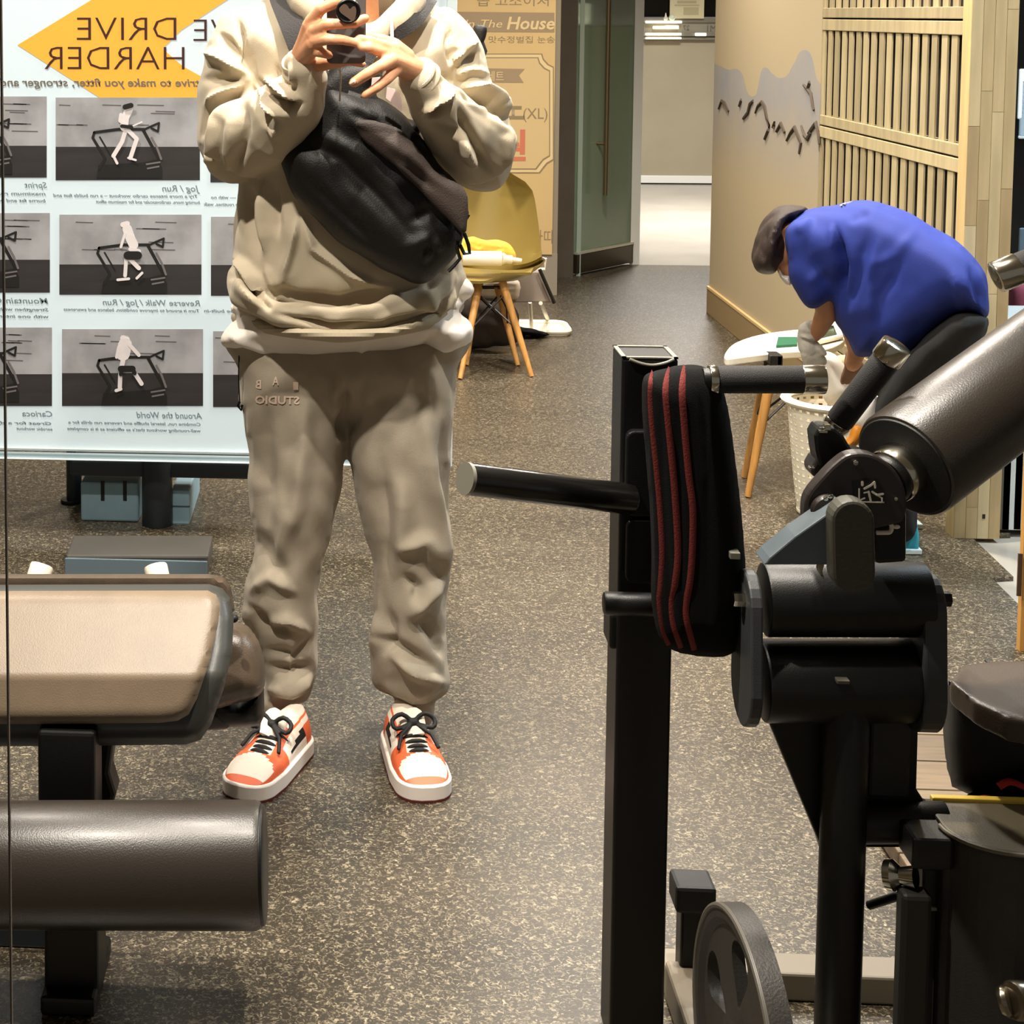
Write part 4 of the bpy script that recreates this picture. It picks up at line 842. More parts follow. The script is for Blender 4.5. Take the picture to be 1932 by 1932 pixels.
tubep(bm, [(526, 1322, 3.40), (527, 1345, 3.40), (528, 1358, 3.40)], [32, 28, 26]); tubep(bm, [(783, 1315, 3.40), (783, 1345, 3.40), (783, 1360, 3.40)], [42, 36, 33])
PF = [([(580, 720), (570, 850), (555, 960), (520, 1060)], 14, .014), ([(500, 760), (498, 880), (500, 1000)], 16, -.012), ([(480, 1000), (520, 1060), (545, 1100)], 14, -.008), ([(470, 1120), (510, 1090), (560, 1120)], 9, .010), ([(465, 1140), (500, 1180), (560, 1190)], 8, -.012), ([(490, 1185), (540, 1170), (585, 1195)], 8, .012),
      ([(500, 1225), (560, 1240), (595, 1200)], 8, -.010), ([(505, 1255), (550, 1270), (590, 1255)], 9, -.014), ([(500, 1300), (550, 1300), (590, 1275)], 10, .014), ([(650, 720), (652, 780), (640, 830)], 8, -.016), ([(632, 710), (634, 790)], 7, .008), ([(690, 700), (670, 780), (655, 820)], 9, -.008),
      ([(800, 780), (810, 900), (830, 1020), (840, 1080)], 12, .016), ([(760, 900), (755, 1000), (750, 1060)], 16, .010), ([(835, 800), (840, 900), (843, 1000)], 8, -.010), ([(720, 860), (730, 980), (735, 1080)], 14, -.010), ([(750, 1040), (800, 1020), (840, 1090)], 12, .012), ([(838, 1092), (800, 1130), (770, 1170)], 10, .014), ([(760, 1085), (790, 1110), (785, 1140)], 8, -.010),
      ([(712, 1100), (715, 1180), (702, 1240)], 8, .010), ([(740, 1240), (790, 1270), (840, 1290)], 7, .014), ([(712, 1200), (760, 1225), (820, 1260)], 8, -.012), ([(720, 1290), (780, 1305), (830, 1290)], 9, .012), ([(735, 1150), (740, 1200), (720, 1240)], 8, -.008), ([(790, 1160), (820, 1200), (838, 1240)], 9, -.010), ([(740, 1312), (790, 1316), (830, 1305)], 5, .006)]
me = remesh(bm, 0.0038, 7, folds(PF, amp=1.6, noise=0.0014), psm=4)
from mathutils.bvhtree import BVHTree
bmx = B(); bmx.from_mesh(me); bv = BVHTree.FromBMesh(bmx); bmx.free()
pants = obj('sweatpants', me, pants_c, man)
def wrap(new):
    for i in range(len(new)):
        p = Vector(new[i]); h = bv.ray_cast(CAM, (p - CAM).normalized())
        if h[0] is not None: new[i] = h[0] - (p - CAM).normalized() * 0.002
    return new
pr_ = mat('pink_print', '#dcc3b0', rough=0.7)
for s, u, v, h, wd in [('B', 482, 733, 17, 11), ('A', 514, 726, 16, 12), ('I', 553, 735, 15, 10)]:
    text('leg_print', s, u, v, h, 3.3, pr_, man, mirror=True, wpx=wd, curve=wrap, bold=0.02)
text('leg_print', 'STUDIO', 481, 761, 15, 3.3, pr_, man, mirror=True, wpx=85, curve=wrap, bold=0.03)
bm = B(); tube(bm, T3((452, 650, 3.36), (450, 705, 3.36), (452, 758, 3.37)), 0.0014, 6); tube(bm, T3((452, 758, 3.37), (449, 766, 3.37), (455, 774, 3.37), (457, 764, 3.37)), 0.003, 6); obj('waist_cord', bm, dark_cloth, man)
sock = mat('sock_grey', '#a39a8c', rough=0.95, bump=0.5, bscale=400)
for u in (530, 781):
    bm = B(); tubep(bm, [(u, 1352, 3.40), (u, 1385, 3.40)], [28, 27]); obj('sock', bm, sock, man)
# --- sneakers
s_org = mat('shoe_orange', '#e4673a', rough=0.5, bump=0.1, bscale=200); s_wht = mat('shoe_white', '#efe2d2', rough=0.5); s_blk = mat('shoe_black', '#121010', rough=0.7); s_sole = mat('sole_white', '#f3e9e0', rough=0.45)
def sneaker(toe, heel, W=0.105, sgn=1):
    toe, heel = Vector(toe), Vector(heel); f = (toe - heel); L_ = f.length; f.normalize(); r = Vector((-f.y, f.x, 0)) * -1; c = (toe + heel) / 2
    sh = bpy.data.objects.new('sneaker', None); COL.objects.link(sh); sh.parent = man; sh.location = Vector((c.x, c.y, 0)) - Vector(man.location); sh.empty_display_size = .05
    def wd(s): return W / 2 * (0.60 + 0.40 * math.sin(min(1, s * 3.2) * math.pi / 2)) * (1 - 0.24 * max(0, s - 0.35)) if s > 0.02 else W * .27
    def hw_(s):
        e = 1.0
        if s < 0.17: e = math.sqrt(max(0.0, 1 - ((0.17 - s) / 0.17) ** 2)) * 0.82 + 0.18
        if s > 0.86: e = math.sqrt(max(0, 1 - ((s - 0.86) / 0.14) ** 2)) * 0.75 + 0.25
        return W / 2 * e * (1 - 0.22 * abs(s - 0.32) * 1.6)
    def ht(s): return 0.030 + 0.032 * math.sin(min(1, s / 0.28) * math.pi / 2) + 0.030 * (1 / (1 + math.exp(-(s - 0.47) * 16))) + (0.004 if s > .8 else 0)
    def pt(s, q, z): return toe.lerp(heel, s) + r * q + Vector((0, 0, z))
    # sole
    bm = B(); n_ = 48; out = [pt(i / n_, hw_(i / n_) + 0.004, 0) for i in range(n_ + 1)] + [pt(i / n_, -hw_(i / n_) - 0.004, 0) for i in range(n_, -1, -1)]
    prism(bm, [p + Vector((0, 0, 0.002)) for p in out], (0, 0, 0.032)); obj('sole', bm, s_sole, sh, bevel=0.004)
    bm = B(); prism(bm, [p + Vector((0, 0, 0.0005)) for p in out], (0, 0, 0.004)); obj('outsole', bm, mat('outsole', '#5a1c1a', rough=.7), sh, smooth=False)
    bm = B(); ns, nq = 46, 30; G = []
    for i in range(ns + 1):
        s = 0.015 + 0.965 * i / ns; row = []
        for j in range(nq + 1):
            a = math.pi * j / nq; q = math.cos(a); k = abs(math.sin(a)) ** 0.62
            narrow = 1 - 0.34 * (1 / (1 + math.exp(-(s - 0.42) * 14))) * (math.sin(a) ** 1.5)
            row.append(bm.verts.new(pt(s, hw_(s) * 0.97 * (abs(q) ** 0.8) * (1 if q > 0 else -1) * narrow, 0.028 + (ht(s) - 0.028) * k)))
        G.append(row)
    for i in range(ns):
        for j in range(nq):
            fc_ = bm.faces.new((G[i][j], G[i][j + 1], G[i + 1][j + 1], G[i + 1][j])); s = (i + .5) / ns; q = math.cos(math.pi * (j + .5) / nq); h = math.sin(math.pi * (j + .5) / nq)
            mi = 0
            if s < 0.30 - 0.10 * abs(q) and s > 0.075 and h > 0.62 - 0.2 * (s < .2): mi = 1
            if 0.30 <= s < 0.62 and h > 0.93: mi = 1
            if s > 0.62 and h > 0.72: mi = 1
            if 0.44 < s < 0.95 and h <= 0.68: mi = 1
            if 0.42 < s < 0.80 and 0.18 < h < 0.18 + (s - .42) * 0.9: mi = 2
            if s >= 0.80 and h < 0.5: mi = 0
            fc_.material_index = mi
    bm.faces.new(G[0]); bm.faces.new(G[-1][::-1])
    bmesh.ops.recalc_face_normals(bm, faces=bm.faces[:]); obj('upper', bm, [s_org, s_wht, s_blk], sh)
    bm = B()
    tg = []
    for i in range(7): tg.append(pt(0.46 + i * 0.035, 0, ht(0.46 + i * 0.035) + 0.001 + 0.0022 * i))
    tube(bm, tg, [0.006, 0.007, 0.008, 0.008, 0.008, 0.007, 0.005], 18, flat=3.2); obj('tongue', bm, s_wht, sh)
    for i, s in enumerate((0.31, 0.36, 0.41, 0.46, 0.51)):
        bm = B(); w_ = 0.028 + 0.001 * i; A = []
        for k in range(9):
            q = -1 + 2 * k / 8; A.append(pt(s + 0.018 * abs(q), q * w_, ht(s) + 0.003 - 0.018 * abs(q) ** 2.2))
        tube(bm, A, 0.0042, 8); obj('lace', bm, s_blk, sh)
    bm = B(); c0 = pt(0.53, 0, ht(0.56) + 0.010)
    sphere(bm, c0, 0.010, 1.3, 1, .9, 10)
    for sx in (-1, 1):
        lp = [c0, c0 + r * sx * 0.022 + Vector((0, 0, 0.016)) - f * .004, c0 + r * sx * 0.042 + Vector((0, 0, 0.006)), c0 + r * sx * 0.036 + f * 0.014 - Vector((0, 0, 0.006)), c0]
        tube(bm, [Vector(p) for p in catmull([tuple(x) for x in lp], 3, False)], 0.0048, 8)
        tube(bm, [c0, c0 + r * sx * 0.03 + f * 0.03 - Vector((0, 0, 0.012)), c0 + r * sx * 0.040 + f * 0.055 - Vector((0, 0, 0.030))], 0.0042, 8)
    me = remesh(bm, 0.002, 1); obj('lace_bow', me, s_blk, sh)
    return sh
a = Fl(452, 1513); b = Fl(545, 1425); d_ = (b - a).normalized() * 0.275
sneaker(a, a + d_, 0.108)
a = Fl(808, 1516); b = Fl(768, 1428); d_ = (b - a).normalized() * 0.275
sneaker(a, a + d_, 0.108)
# ================================================================ sling bag and phone
nyl = mat('black_nylon', '#110f0e', rough=0.55, bump=0.4, bscale=350, spec=0.35); nyl2 = mat('charcoal_nylon', '#15110f', rough=0.65, bump=0.4, bscale=350)
bag = thing('sling_bag', 'slouchy black crossbody bag worn across the chest of the hooded person', 'bag', P(700, 480, 3.2))
bm = B(); inflate(bm, [(612, 165), (650, 168), (700, 178), (740, 195), (785, 240), (825, 300), (862, 345), (880, 385), (878, 430), (866, 470), (842, 503), (800, 533), (765, 530), (730, 512), (685, 486), (640, 462), (597, 420), (560, 380), (536, 330), (532, 290), (560, 255), (590, 215)], 3.22, 0.075, R=70, res=6, Tb=0.05)
me = remesh(bm, 0.0045, 3, folds([([(560, 260), (640, 300), (720, 380), (780, 450)], 9, -.012), ([(600, 250), (680, 290), (760, 370)], 10, .008), ([(770, 420), (810, 400), (850, 430)], 9, -.012), ([(760, 470), (800, 450), (840, 470)], 9, .010), ([(640, 340), (700, 400), (760, 470)], 14, .008), ([(570, 330), (640, 400), (720, 470)], 9, -.008), ([(660, 210), (720, 240)], 8, -.01), ([(800, 500), (820, 440)], 6, -.010)], noise=0.0025))
obj('pouch', me, nyl, bag)
bm = B(); inflate(bm, [(668, 232), (690, 225), (740, 235), (775, 260), (822, 320), (872, 352), (884, 385), (884, 420), (876, 446), (852, 420), (815, 385), (760, 330), (715, 290), (680, 262)], 3.133, 0.014, R=26, res=6)
me = remesh(bm, 0.004, 2, folds([([(700, 245), (780, 300), (860, 370)], 8, .006), ([(740, 290), (820, 360)], 7, -.006)], noise=0.0015)); obj('flap', me, mat('flap_lit', '#3b302a', rough=0.7, bump=0.5, bscale=350), bag)  # flap colour lightened against the black nylon, standing for light on it
bm = B(); inflate(bm, [(588, 170), (604, 148), (640, 122), (700, 118), (724, 150), (706, 172), (745, 215), (790, 232), (780, 262), (700, 262), (620, 262)], 3.215, 0.03, R=30, res=6); obj('upper_panel', bm, nyl, bag)
def strap(name, pts, wpx, th=0.003, m=nyl2):
    bm = B(); pl = [P(*p) for p in catmull(pts, 4, False)]; V = []
    for i, p in enumerate(pl):
        a_ = pl[max(0, i - 1)]; c_ = pl[min(len(pl) - 1, i + 1)]; t_ = (c_ - a_).normalized(); s_ = t_.cross(Vector((0, 1, 0))).normalized() * M(wpx / 2, 3.3)
        V.append([bm.verts.new(p + s_), bm.verts.new(p - s_), bm.verts.new(p - s_ + Vector((0, -th, 0))), bm.verts.new(p + s_ + Vector((0, -th, 0)))])
    for A_, C_ in zip(V[:-1], V[1:]):
        for k in range(4): l_ = (k + 1) % 4; bm.faces.new((A_[k], A_[l_], C_[l_], C_[k]))
    bm.faces.new(V[0][::-1]); bm.faces.new(V[-1]); bmesh.ops.recalc_face_normals(bm, faces=bm.faces[:]); return obj(name, bm, m, bag)
strap('strap', [(522, -45, 3.40), (530, -8, 3.315), (545, 30, 3.255), (563, 75, 3.228), (590, 130, 3.215), (625, 190, 3.19)], 46)
strap('strap', [(815, -5, 3.31), (786, 38, 3.235), (748, 66, 3.225), (712, 84, 3.225), (690, 120, 3.215), (665, 190, 3.18)], 24)
bm = B(); inflate(bm, [(894, 50), (906, 47), (918, 52), (917, 68), (911, 82), (905, 84), (896, 70)], 3.47, 0.010, res=3); obj('strap_end', bm, nyl2, bag)
bm = B(); tube(bm, T3((908, 80, 3.47), (914, 96, 3.47), (905, 120, 3.46)), 0.006, 8); obj('strap_cord', bm, nyl2, bag)
bm = B()
for pl_ in ([(872, 415), (868, 440), (862, 468), (868, 488), (858, 500), (846, 512)], [(876, 440), (884, 462), (886, 478), (876, 479), (868, 462)], [(866, 400), (878, 420), (884, 405)]): tube(bm, [P(u, v, 3.16) for u, v in pl_], 0.0035, 8)
obj('tie_cord', bm, nyl, bag)
bm = B(); boxp(bm, 858, 425, 872, 455, 3.14, 3.155); obj('buckle', bm, rubber_blk, bag, smooth=False, bevel=0.003)
bm = B(); sphere(bm, P(519, 314, 3.25), 0.004, 1, 1, 1, 10); obj('snap', bm, chrome, bag)
bm = B(); prismp(bm, [(730, 165), (745, 168), (758, 184), (758, 211), (744, 198), (728, 185)], 3.155, 3.16); prismp(bm, [(702, 147), (718, 145), (712, 160), (700, 165)], 3.15, 3.155); obj('care_label', bm, mat('label_white', '#f0dcd8', rough=.6), bag, smooth=False)
bm = B(); tube(bm, T3((640, 122, 3.1), (643, 150, 3.12), (641, 190, 3.15)), 0.002, 6); obj('pull_cord', bm, mat('cord_grey', '#b5b0a4', rough=.4), bag)
ph_ = thing('phone', 'dark grey smartphone with round ring grip held in both hands', 'phone', P(655, 110, 3.05))
bm = B(); a, b = P(616, 120, 3.036), P(691, -46, 3.036); A = rrect(a.x, a.z, b.x, b.z, 0.009, 4); prism(bm, [Vector((x, 3.036, z)) for x, z in A], (0, 0.009, 0)); obj('case', bm, mat('phone_grey', '#55504e', rough=0.4), ph_, smooth=False, bevel=0.0015)
bm = B(); c = P(657, 21, 2.992); cyl(bm, c, c + Vector((0, 0.006, 0)), M(20, 3), 32, 0.001); rg = obj('grip_disc', bm, mat('grip_black', '#0d0a0a', rough=0.25), ph_)
bm = B(); cyl(bm, c + Vector((0, .006, 0)), c + Vector((0, 0.045, 0)), 0.008, 16); obj('grip_stem', bm, rubber_blk, ph_)
bm = B(); tube(bm, [c + Vector((math.cos(k * math.pi / 16) * M(20.5, 3), 0, math.sin(k * math.pi / 16) * M(20.5, 3))) for k in range(32)], 0.0028, 8, closed=True); obj('grip_ring', bm, mat('grip_black', '#0d0a0a'), ph_)
bm = B(); prismp(bm, catmull([(640, 16), (648, 8), (655, 10), (660, 17), (666, 12), (671, 14), (672, 26), (667, 40), (655, 33), (643, 24)], 3), 2.989, 2.992); obj('mirror_inlay', bm, mat('mirror_in', '#c9a58e', rough=0.1, metal=0.9), ph_, smooth=False)
# ================================================================ stooping person in blue
YW = 4.60
WY = lambda u, v=0: 4.45 + 0.35 * (1865 - u) / 365
cr = lambda pts: [(1332 + a / 3.22, 360 + b / 3.22) for a, b in pts]
wo = thing('person', 'person in blue t-shirt bending over the laundry basket by the slat screen', 'person', (P(1760, 900, YW).x, YW, 0))
skin2 = mat('skin_tan', '#b07a55', rough=0.55, var=0.06, vscale=20)
bm = B()
tubep(bm, [(1520, 455, WY(1520)), (1486, 470, WY(1480))], [30, 26]); sphere(bm, P(1480, 455, WY(1480)), 0.080, 0.60, 0.85, 0.95, 20); sphere(bm, P(1486, 492, WY(1480)), 0.045, 0.8, 0.9, 1.1, 14)
tubep(bm, [(u_, v_, WY(u_)) for u_, v_ in ((1530, 450), (1620, 490), (1720, 520), (1770, 540))], [45, 60, 56, 40], 16, 1.2)
tubep(bm, [(1545, 470, 4.68), (1558, 560, 4.72), (1560, 590, 4.76), (1543, 625, 4.81), (1536, 636, 4.83)], [28, 24, 21, 15, 11])
tubep(bm, [(1560, 470, 4.92), (1600, 580, 4.92), (1618, 660, 4.95), (1608, 690, 4.96)], [28, 24, 18, 14])
for dy in (0.0, 0.17): tubep(bm, [(1800, 630, 4.42 + dy), (1700, 780, 4.50 + dy), (1700, 900, 4.60 + dy), (1712, 1000, 4.68 + dy)], [22, 20, 18, 14])
tubep(bm, [(1462, 498, WY(1480)), (1455, 502, WY(1480))], [6, 4], 8)
me = remesh(bm, 0.006, 3); obj('body', me, skin2, wo)
bm = B(); sphere(bm, P(1468, 480, WY(1480) - .06), 0.008, 1, 1, 1, 8); obj('eye', bm, mat('eye', '#221812', rough=0.2), wo)
bm = B(); inflate(bm, cr([(630, 108), (560, 88), (480, 92), (415, 126), (362, 196), (318, 280), (296, 360), (290, 440), (315, 495), (370, 512), (420, 500), (445, 450), (480, 435), (500, 330), (490, 240), (560, 160)]), WY(1470), 0.115, res=5, R=32)
me = remesh(bm, 0.006, 3, folds([([(1450, 420), (1435, 470), (1440, 505)], 4, -.01), ([(1475, 405), (1455, 450), (1455, 500)], 4, .008), ([(1495, 405), (1475, 440), (1470, 480)], 4, -.008)], noise=0.003)); obj('hair', me, mat('brown_hair', '#2a1b13', rough=0.55, bump=0.9, bscale=220, stretch=(4, 4, 1)), wo)
blue = mat('blue_jersey', '#152a7c', rough=0.8, bump=0.25, bscale=500, var=0.08, vscale=7)
bm = B()
inflate(bm, cr([(470, 240), (500, 200), (560, 150), (640, 112), (800, 84), (900, 62), (1020, 60), (1150, 98), (1300, 170), (1470, 268), (1600, 370), (1690, 490), (1716, 600), (1716, 772), (1640, 765), (1545, 750), (1460, 800), (1330, 900), (1220, 1000), (1100, 1030), (1000, 1012), (910, 1010), (870, 920), (790, 790), (740, 640), (620, 560), (515, 500), (480, 400), (468, 290)]), YW, 0.165, R=85, res=8, Yf=WY)
inflate(bm, cr([(490, 300), (520, 200), (640, 150), (760, 190), (825, 330), (830, 500), (800, 655), (740, 680), (640, 718), (560, 640), (515, 540), (500, 400)]), 4.70, 0.075, R=40, res=7, Tb=0.09)
me = remesh(bm, 0.006, 5, folds([([(1575, 425), (1586, 500), (1580, 572)], 7, -.045), ([(1570, 420), (1578, 480)], 7, .010), ([(1640, 430), (1620, 520), (1590, 600)], 9, -.010), ([(1660, 450), (1640, 530), (1650, 640)], 9, .012), ([(1700, 500), (1660, 560), (1645, 660)], 9, -.010), ([(1795, 510), (1808, 560), (1818, 590)], 6, .010), ([(1830, 500), (1845, 560), (1845, 590)], 6, -.012), ([(1500, 440), (1530, 410)], 6, .008), ([(1520, 540), (1560, 500)], 8, .006), ([(1600, 420), (1640, 400)], 7, -.006), ([(1730, 430), (1690, 480), (1650, 500)], 9, .008)], noise=0.002))
obj('t_shirt', me, blue, wo)
bm = B(); inflate(bm, cr([(795, 100), (830, 78), (880, 62), (885, 68), (840, 90), (805, 104)]), WY(1590) - 0.02, 0.05, res=3, Tb=0.01); obj('collar_mark', bm, white_pl, wo)
blk = mat('black_trousers', '#0f0f10', rough=0.9, bump=0.3, bscale=500)
bm = B()
for dy in (0.0, 0.17): inflate(bm, [(1864, 600), (1808, 592), (1740, 648), (1700, 690), (1662, 745), (1652, 800), (1660, 900), (1682, 1010), (1728, 1010), (1732, 900), (1745, 830), (1785, 760), (1815, 690), (1850, 645)], YW, 0.085, R=45, res=8, Yf=lambda u, v, dy=dy: 4.42 + dy + 0.26 * (v - 600) / 400)
inflate(bm, [(1863, 600), (1808, 590), (1760, 620), (1750, 680), (1800, 700), (1850, 650)], 4.50, 0.13, R=45, res=8)
me = remesh(bm, 0.007, 4, folds([([(1800, 640), (1740, 720), (1690, 780)], 12, -.01)], noise=0.002)); obj('trousers', me, blk, wo)
bm = B(); inflate(bm, cr([(440, 470), (470, 510), (510, 520), (522, 560), (500, 575), (470, 550), (450, 510)]), WY(1480) - 0.02, 0.035, res=3, Tb=.05); obj('face_mask', bm, mat('mask_white', '#e6e2de', rough=.8), wo)
gl_ = mat('glove_white', '#b9b4a8', rough=0.9, bump=0.5, bscale=300, var=0.12, vscale=20)
bm = B(); Yg = 4.84
tubep(bm, [(1528, 622, Yg - .01), (1522, 640, Yg), (1524, 655, Yg), (1530, 664, Yg)], [21, 18, 18, 16])
for pl_ in ([(1540, 668), (1552, 676), (1556, 684)], [(1534, 672), (1546, 684), (1548, 692)], [(1526, 672), (1536, 688), (1537, 696)], [(1518, 668), (1522, 686), (1526, 694)]): tubep(bm, [(u, v, Yg - .01 + k * .01) for k, (u, v) in enumerate(pl_)], [7.5, 6.5, 5.5])
tubep(bm, [(1534, 648, Yg), (1548, 658, Yg - .02), (1556, 668, Yg - .02)], [8, 7, 5.5])
me = remesh(bm, 0.004, 1, folds([([(1508, 628), (1542, 634)], 3, -.006), ([(1508, 640), (1542, 648)], 3, -.006), ([(1508, 634), (1542, 641)], 3, .005)])); obj('glove', me, gl_, wo)
bm = B(); Yg = 4.97
tubep(bm, [(1612, 668, Yg), (1608, 690, Yg)], [16, 15])
for k in range(4): tubep(bm, [(1600 + k * 6, 694, Yg), (1592 + k * 7, 712, Yg), (1590 + k * 7, 722, Yg)], [7, 6, 5])
tubep(bm, [(1622, 688, Yg), (1632, 704, Yg)], [7, 5.5])
obj('glove', remesh(bm, 0.004, 1), mat('glove_brown', '#7d5c45', rough=.9), wo)
cy = mat('cyan_shoe', '#3aa6bd', rough=0.4, var=0.3, vscale=9)
for dy, du in ((-0.0, 0), (0.24, -12)):
    p_ = Fl(1700, 1046); Ys = p_.y + dy
    sh = bpy.data.objects.new('shoe', None); COL.objects.link(sh); sh.parent = wo; sh.location = Vector((p_.x, Ys, 0)) - Vector(wo.location)
    def q(u, v): return (u + du, v)
    zc = lambda u, v: Ys + 0.05
    bm = B(); pts = [(0.045, 0.012), (0.045, 0.05), (0.038, 0.09), (0.03, 0.10), (0.0, 0.10), (-0.03, 0.085), (-0.09, 0.06), (-0.14, 0.045), (-0.165, 0.03), (-0.165, 0.012)]
    xb = P(1738, 1040, Ys).x - 0.05
    for i in range(1): prism(bm, [Vector((xb + x + du * .001, Ys, z)) for x, z in pts], (0, 0.085, 0))
    obj('upper', remesh(bm, 0.004, 6), cy, sh)
    bm = B(); prism(bm, [Vector((xb + x, Ys - 0.004, z)) for x, z in [(0.052, 0.001), (0.052, 0.016), (-0.172, 0.016), (-0.172, 0.001)]], (0, 0.093, 0)); obj('sole', bm, mat('shoe_sole_pale', '#cfe3e6', rough=.5), sh, smooth=False, bevel=0.003)
# ================================================================ padded bench on the left
YL = 2.42
lb = thing('padded_bench', 'dark padded roller bench with tilted brown pad at the left edge', 'exercise bench', (P(140, 1900, 2.5).x, 2.5, 0))
bm = B(); cyl(bm, P(-260, 1631, YL), P(497, 1631, YL), M(119, YL), 64, 0.012); obj('roller_pad', bm, leather, lb)
bm = B(); cyl(bm, P(487, 1631, YL) , P(501, 1631, YL), M(112, YL), 64, 0.006); obj('end_cap', bm, black_metal, lb)
bm = B(); a, b = P(84, 1700, YL), P(186, 1700, YL); box(bm, (a.x, YL - 0.01, 0.012), (b.x, YL + 0.08, P(0, 1640, YL).z)); obj('post', bm, black_metal, lb, smooth=False, bevel=0.006)
bm = B(); a, b = P(-260, 1840, 2.62), P(180, 1840, 2.62); box(bm, (a.x, 2.56, 0.0), (b.x, 2.64, 0.045)); obj('base_tube', bm, mat('navy_tube', '#20262b', rough=0.45), lb, smooth=False, bevel=0.006)
bm = B(); a, b = P(84, 1840, 2.42), P(186, 1840, 2.42); box(bm, (a.x, 2.38, 0.0), (b.x, 2.56, 0.03)); obj('base_foot', bm, black_metal, lb, smooth=False, bevel=0.006)
bm = B(); boxp(bm, 70, 1380, 182, 1860, 2.60, 2.68); obj('post', bm, black_metal, lb, smooth=False, bevel=0.006)
bm = B(); prismp(bm, [(178, 1400), (214, 1400), (206, 1460), (218, 1500), (210, 1530), (178, 1530)], 2.70, 2.76); obj('adjuster', bm, black_metal, lb, smooth=False, bevel=0.008)
ty = lambda u, v: 2.64 + (0.115 * (1275 - v) / 160 if v < 1275 else -0.02 * (v - 1275) / 90)
bm = B(); inflate(bm, [(-260, 1116), (60, 1115), (392, 1114), (408, 1122), (415, 1140), (412, 1175), (398, 1240), (372, 1318), (356, 1348), (335, 1360), (300, 1364), (60, 1366), (-260, 1367)], 2.64, 0.018, R=26, res=9, Yf=ty, Tb=0.01, sm=False)
obj('front_pad', bm, mat('pad_brown_lit', '#7a6a57', rough=0.42, var=0.07, vscale=12, bump=0.2, bscale=450), lb)  # brown leather lightened to carry the ceiling light's reflection
bm = B(); inflate(bm, [(-260, 1104), (60, 1103), (395, 1102), (420, 1110), (434, 1128), (441, 1165), (438, 1230), (422, 1300), (398, 1368), (378, 1396), (350, 1405), (60, 1408), (-260, 1408)], 2.68, 0.03, R=40, res=9, Yf=lambda u, v: ty(u, v) + 0.045, Tb=0.03, sm=False)
obj('pad_shell', bm, mat('shell_grey', '#3d3d39', rough=0.4, bump=0.1), lb)
bm = B(); inflate(bm, [(-260, 1083), (60, 1083), (395, 1083), (422, 1090), (436, 1108), (443, 1150), (420, 1190), (-260, 1190)], 2.88, 0.02, R=14, res=8, Tb=0.02, sm=False); obj('rear_pad', bm, leather_b, lb)
bm = B(); sphere(bm, P(442, 1167, 2.86), M(8, 2.86), 1, 1, 1, 14); obj('knob', bm, rubber_blk, lb)
bm = B(); inflate(bm, [(370, 1182), (450, 1180), (480, 1200), (496, 1235), (500, 1285), (488, 1312), (450, 1326), (370, 1330)], 2.98, 0.06, R=45, res=7, Yf=lambda u, v: 2.98 - 0.05 * (v - 1180) / 150); obj('side_pad', bm, leather_b, lb)
bm = B(); inflate(bm, [(360, 1290), (450, 1325), (498, 1290), (499, 1350), (490, 1368), (470, 1372), (360, 1372)], 3.0, 0.05, R=30, res=7, sm=False); obj('side_pad_base', bm, black_metal, lb)
bm = B(); cyl(bm, P(420, 1350, 3.0), P(180, 1350, 2.75), 0.025, 16); obj('cross_tube', bm, black_metal, lb)
for (a, b, r) in (((66, 1108), (80, 1065), 23), ((302, 1108), (293, 1066), 23)):
    bm = B(); cyl(bm, P(a[0], a[1], 2.96), P(b[0], b[1], 2.98), M(r, 2.96), 24, 0.004); obj('bumper', bm, cream, lb)
# ================================================================ plate loaded machine on the right
mc = thing('plate_loaded_machine', 'black plate loaded gym machine with red striped back pad and foam rollers', 'gym machine', (P(1500, 1900, 2.3).x, 2.3, 0))
mob = lambda n, bm, m, **k: obj(n, bm, m, mc, **k)
YM = 2.35
bm = B(); a, b = P(1174, 676, YM), P(1280, 676, YM); box(bm, (a.x, YM, 0.006), (b.x, YM + 0.085, a.z)); up = mob('upright', bm, black_metal, smooth=False, bevel=0.004)
wt_ = 0.006; bm = B(); z_ = a.z
box(bm, (a.x, YM, z_), (b.x, YM + wt_, z_ + 0.002)); box(bm, (a.x, YM + .085 - wt_, z_), (b.x, YM + .085, z_ + 0.002)); box(bm, (a.x, YM, z_), (a.x + wt_, YM + .085, z_ + 0.002)); box(bm, (b.x - wt_, YM, z_), (b.x, YM + .085, z_ + 0.002))
mob('tube_rim', bm, mat('pale_metal', '#8d8a7d', rough=0.4, metal=.4), smooth=False)  # plain pale grey metal, shared by rims, arc, clip and peg
bm = B(); tube(bm, [P(u, v, YM - .002) for u, v in catmull([(1188, 678), (1210, 686), (1232, 689), (1255, 685), (1272, 678)], 4, False)], 0.0022, 8); mob('cap_edge', bm, mat('pale_metal', '#8d8a7d'))
bm = B(); boxp(bm, 1151, 1160, 1170, 1226, YM + 0.01, YM + 0.07); mob('sleeve', bm, black_metal, smooth=False, bevel=0.004)
bm = B(); cyl(bm, P(1138, 1138, YM - .04), P(1240, 1141, YM - .04), M(22, YM), 28, 0.004); mob('stop_peg', bm, black_metal)
for (v0, v1) in ((822, 986), (990, 1114)):
    bm = B(); q0, q1 = P(1188, v0, 2.31), P(1250, v1, 2.31); A = rrect(q0.x, q1.z, q1.x, q0.z, 0.012, 4); prism(bm, [Vector((x, 2.335, z)) for x, z in A], (0, 0.02, 0)); mob('slot_plate', bm, black_metal, smooth=False, bevel=0.0025)
bm = B(); cyl(bm, P(878, 903, 2.22), P(1190, 942, 2.34), M(31, 2.22), 36, 0.003); mob('weight_horn', bm, mat('gloss_black', '#0f0e0d', rough=0.22, spec=0.6))
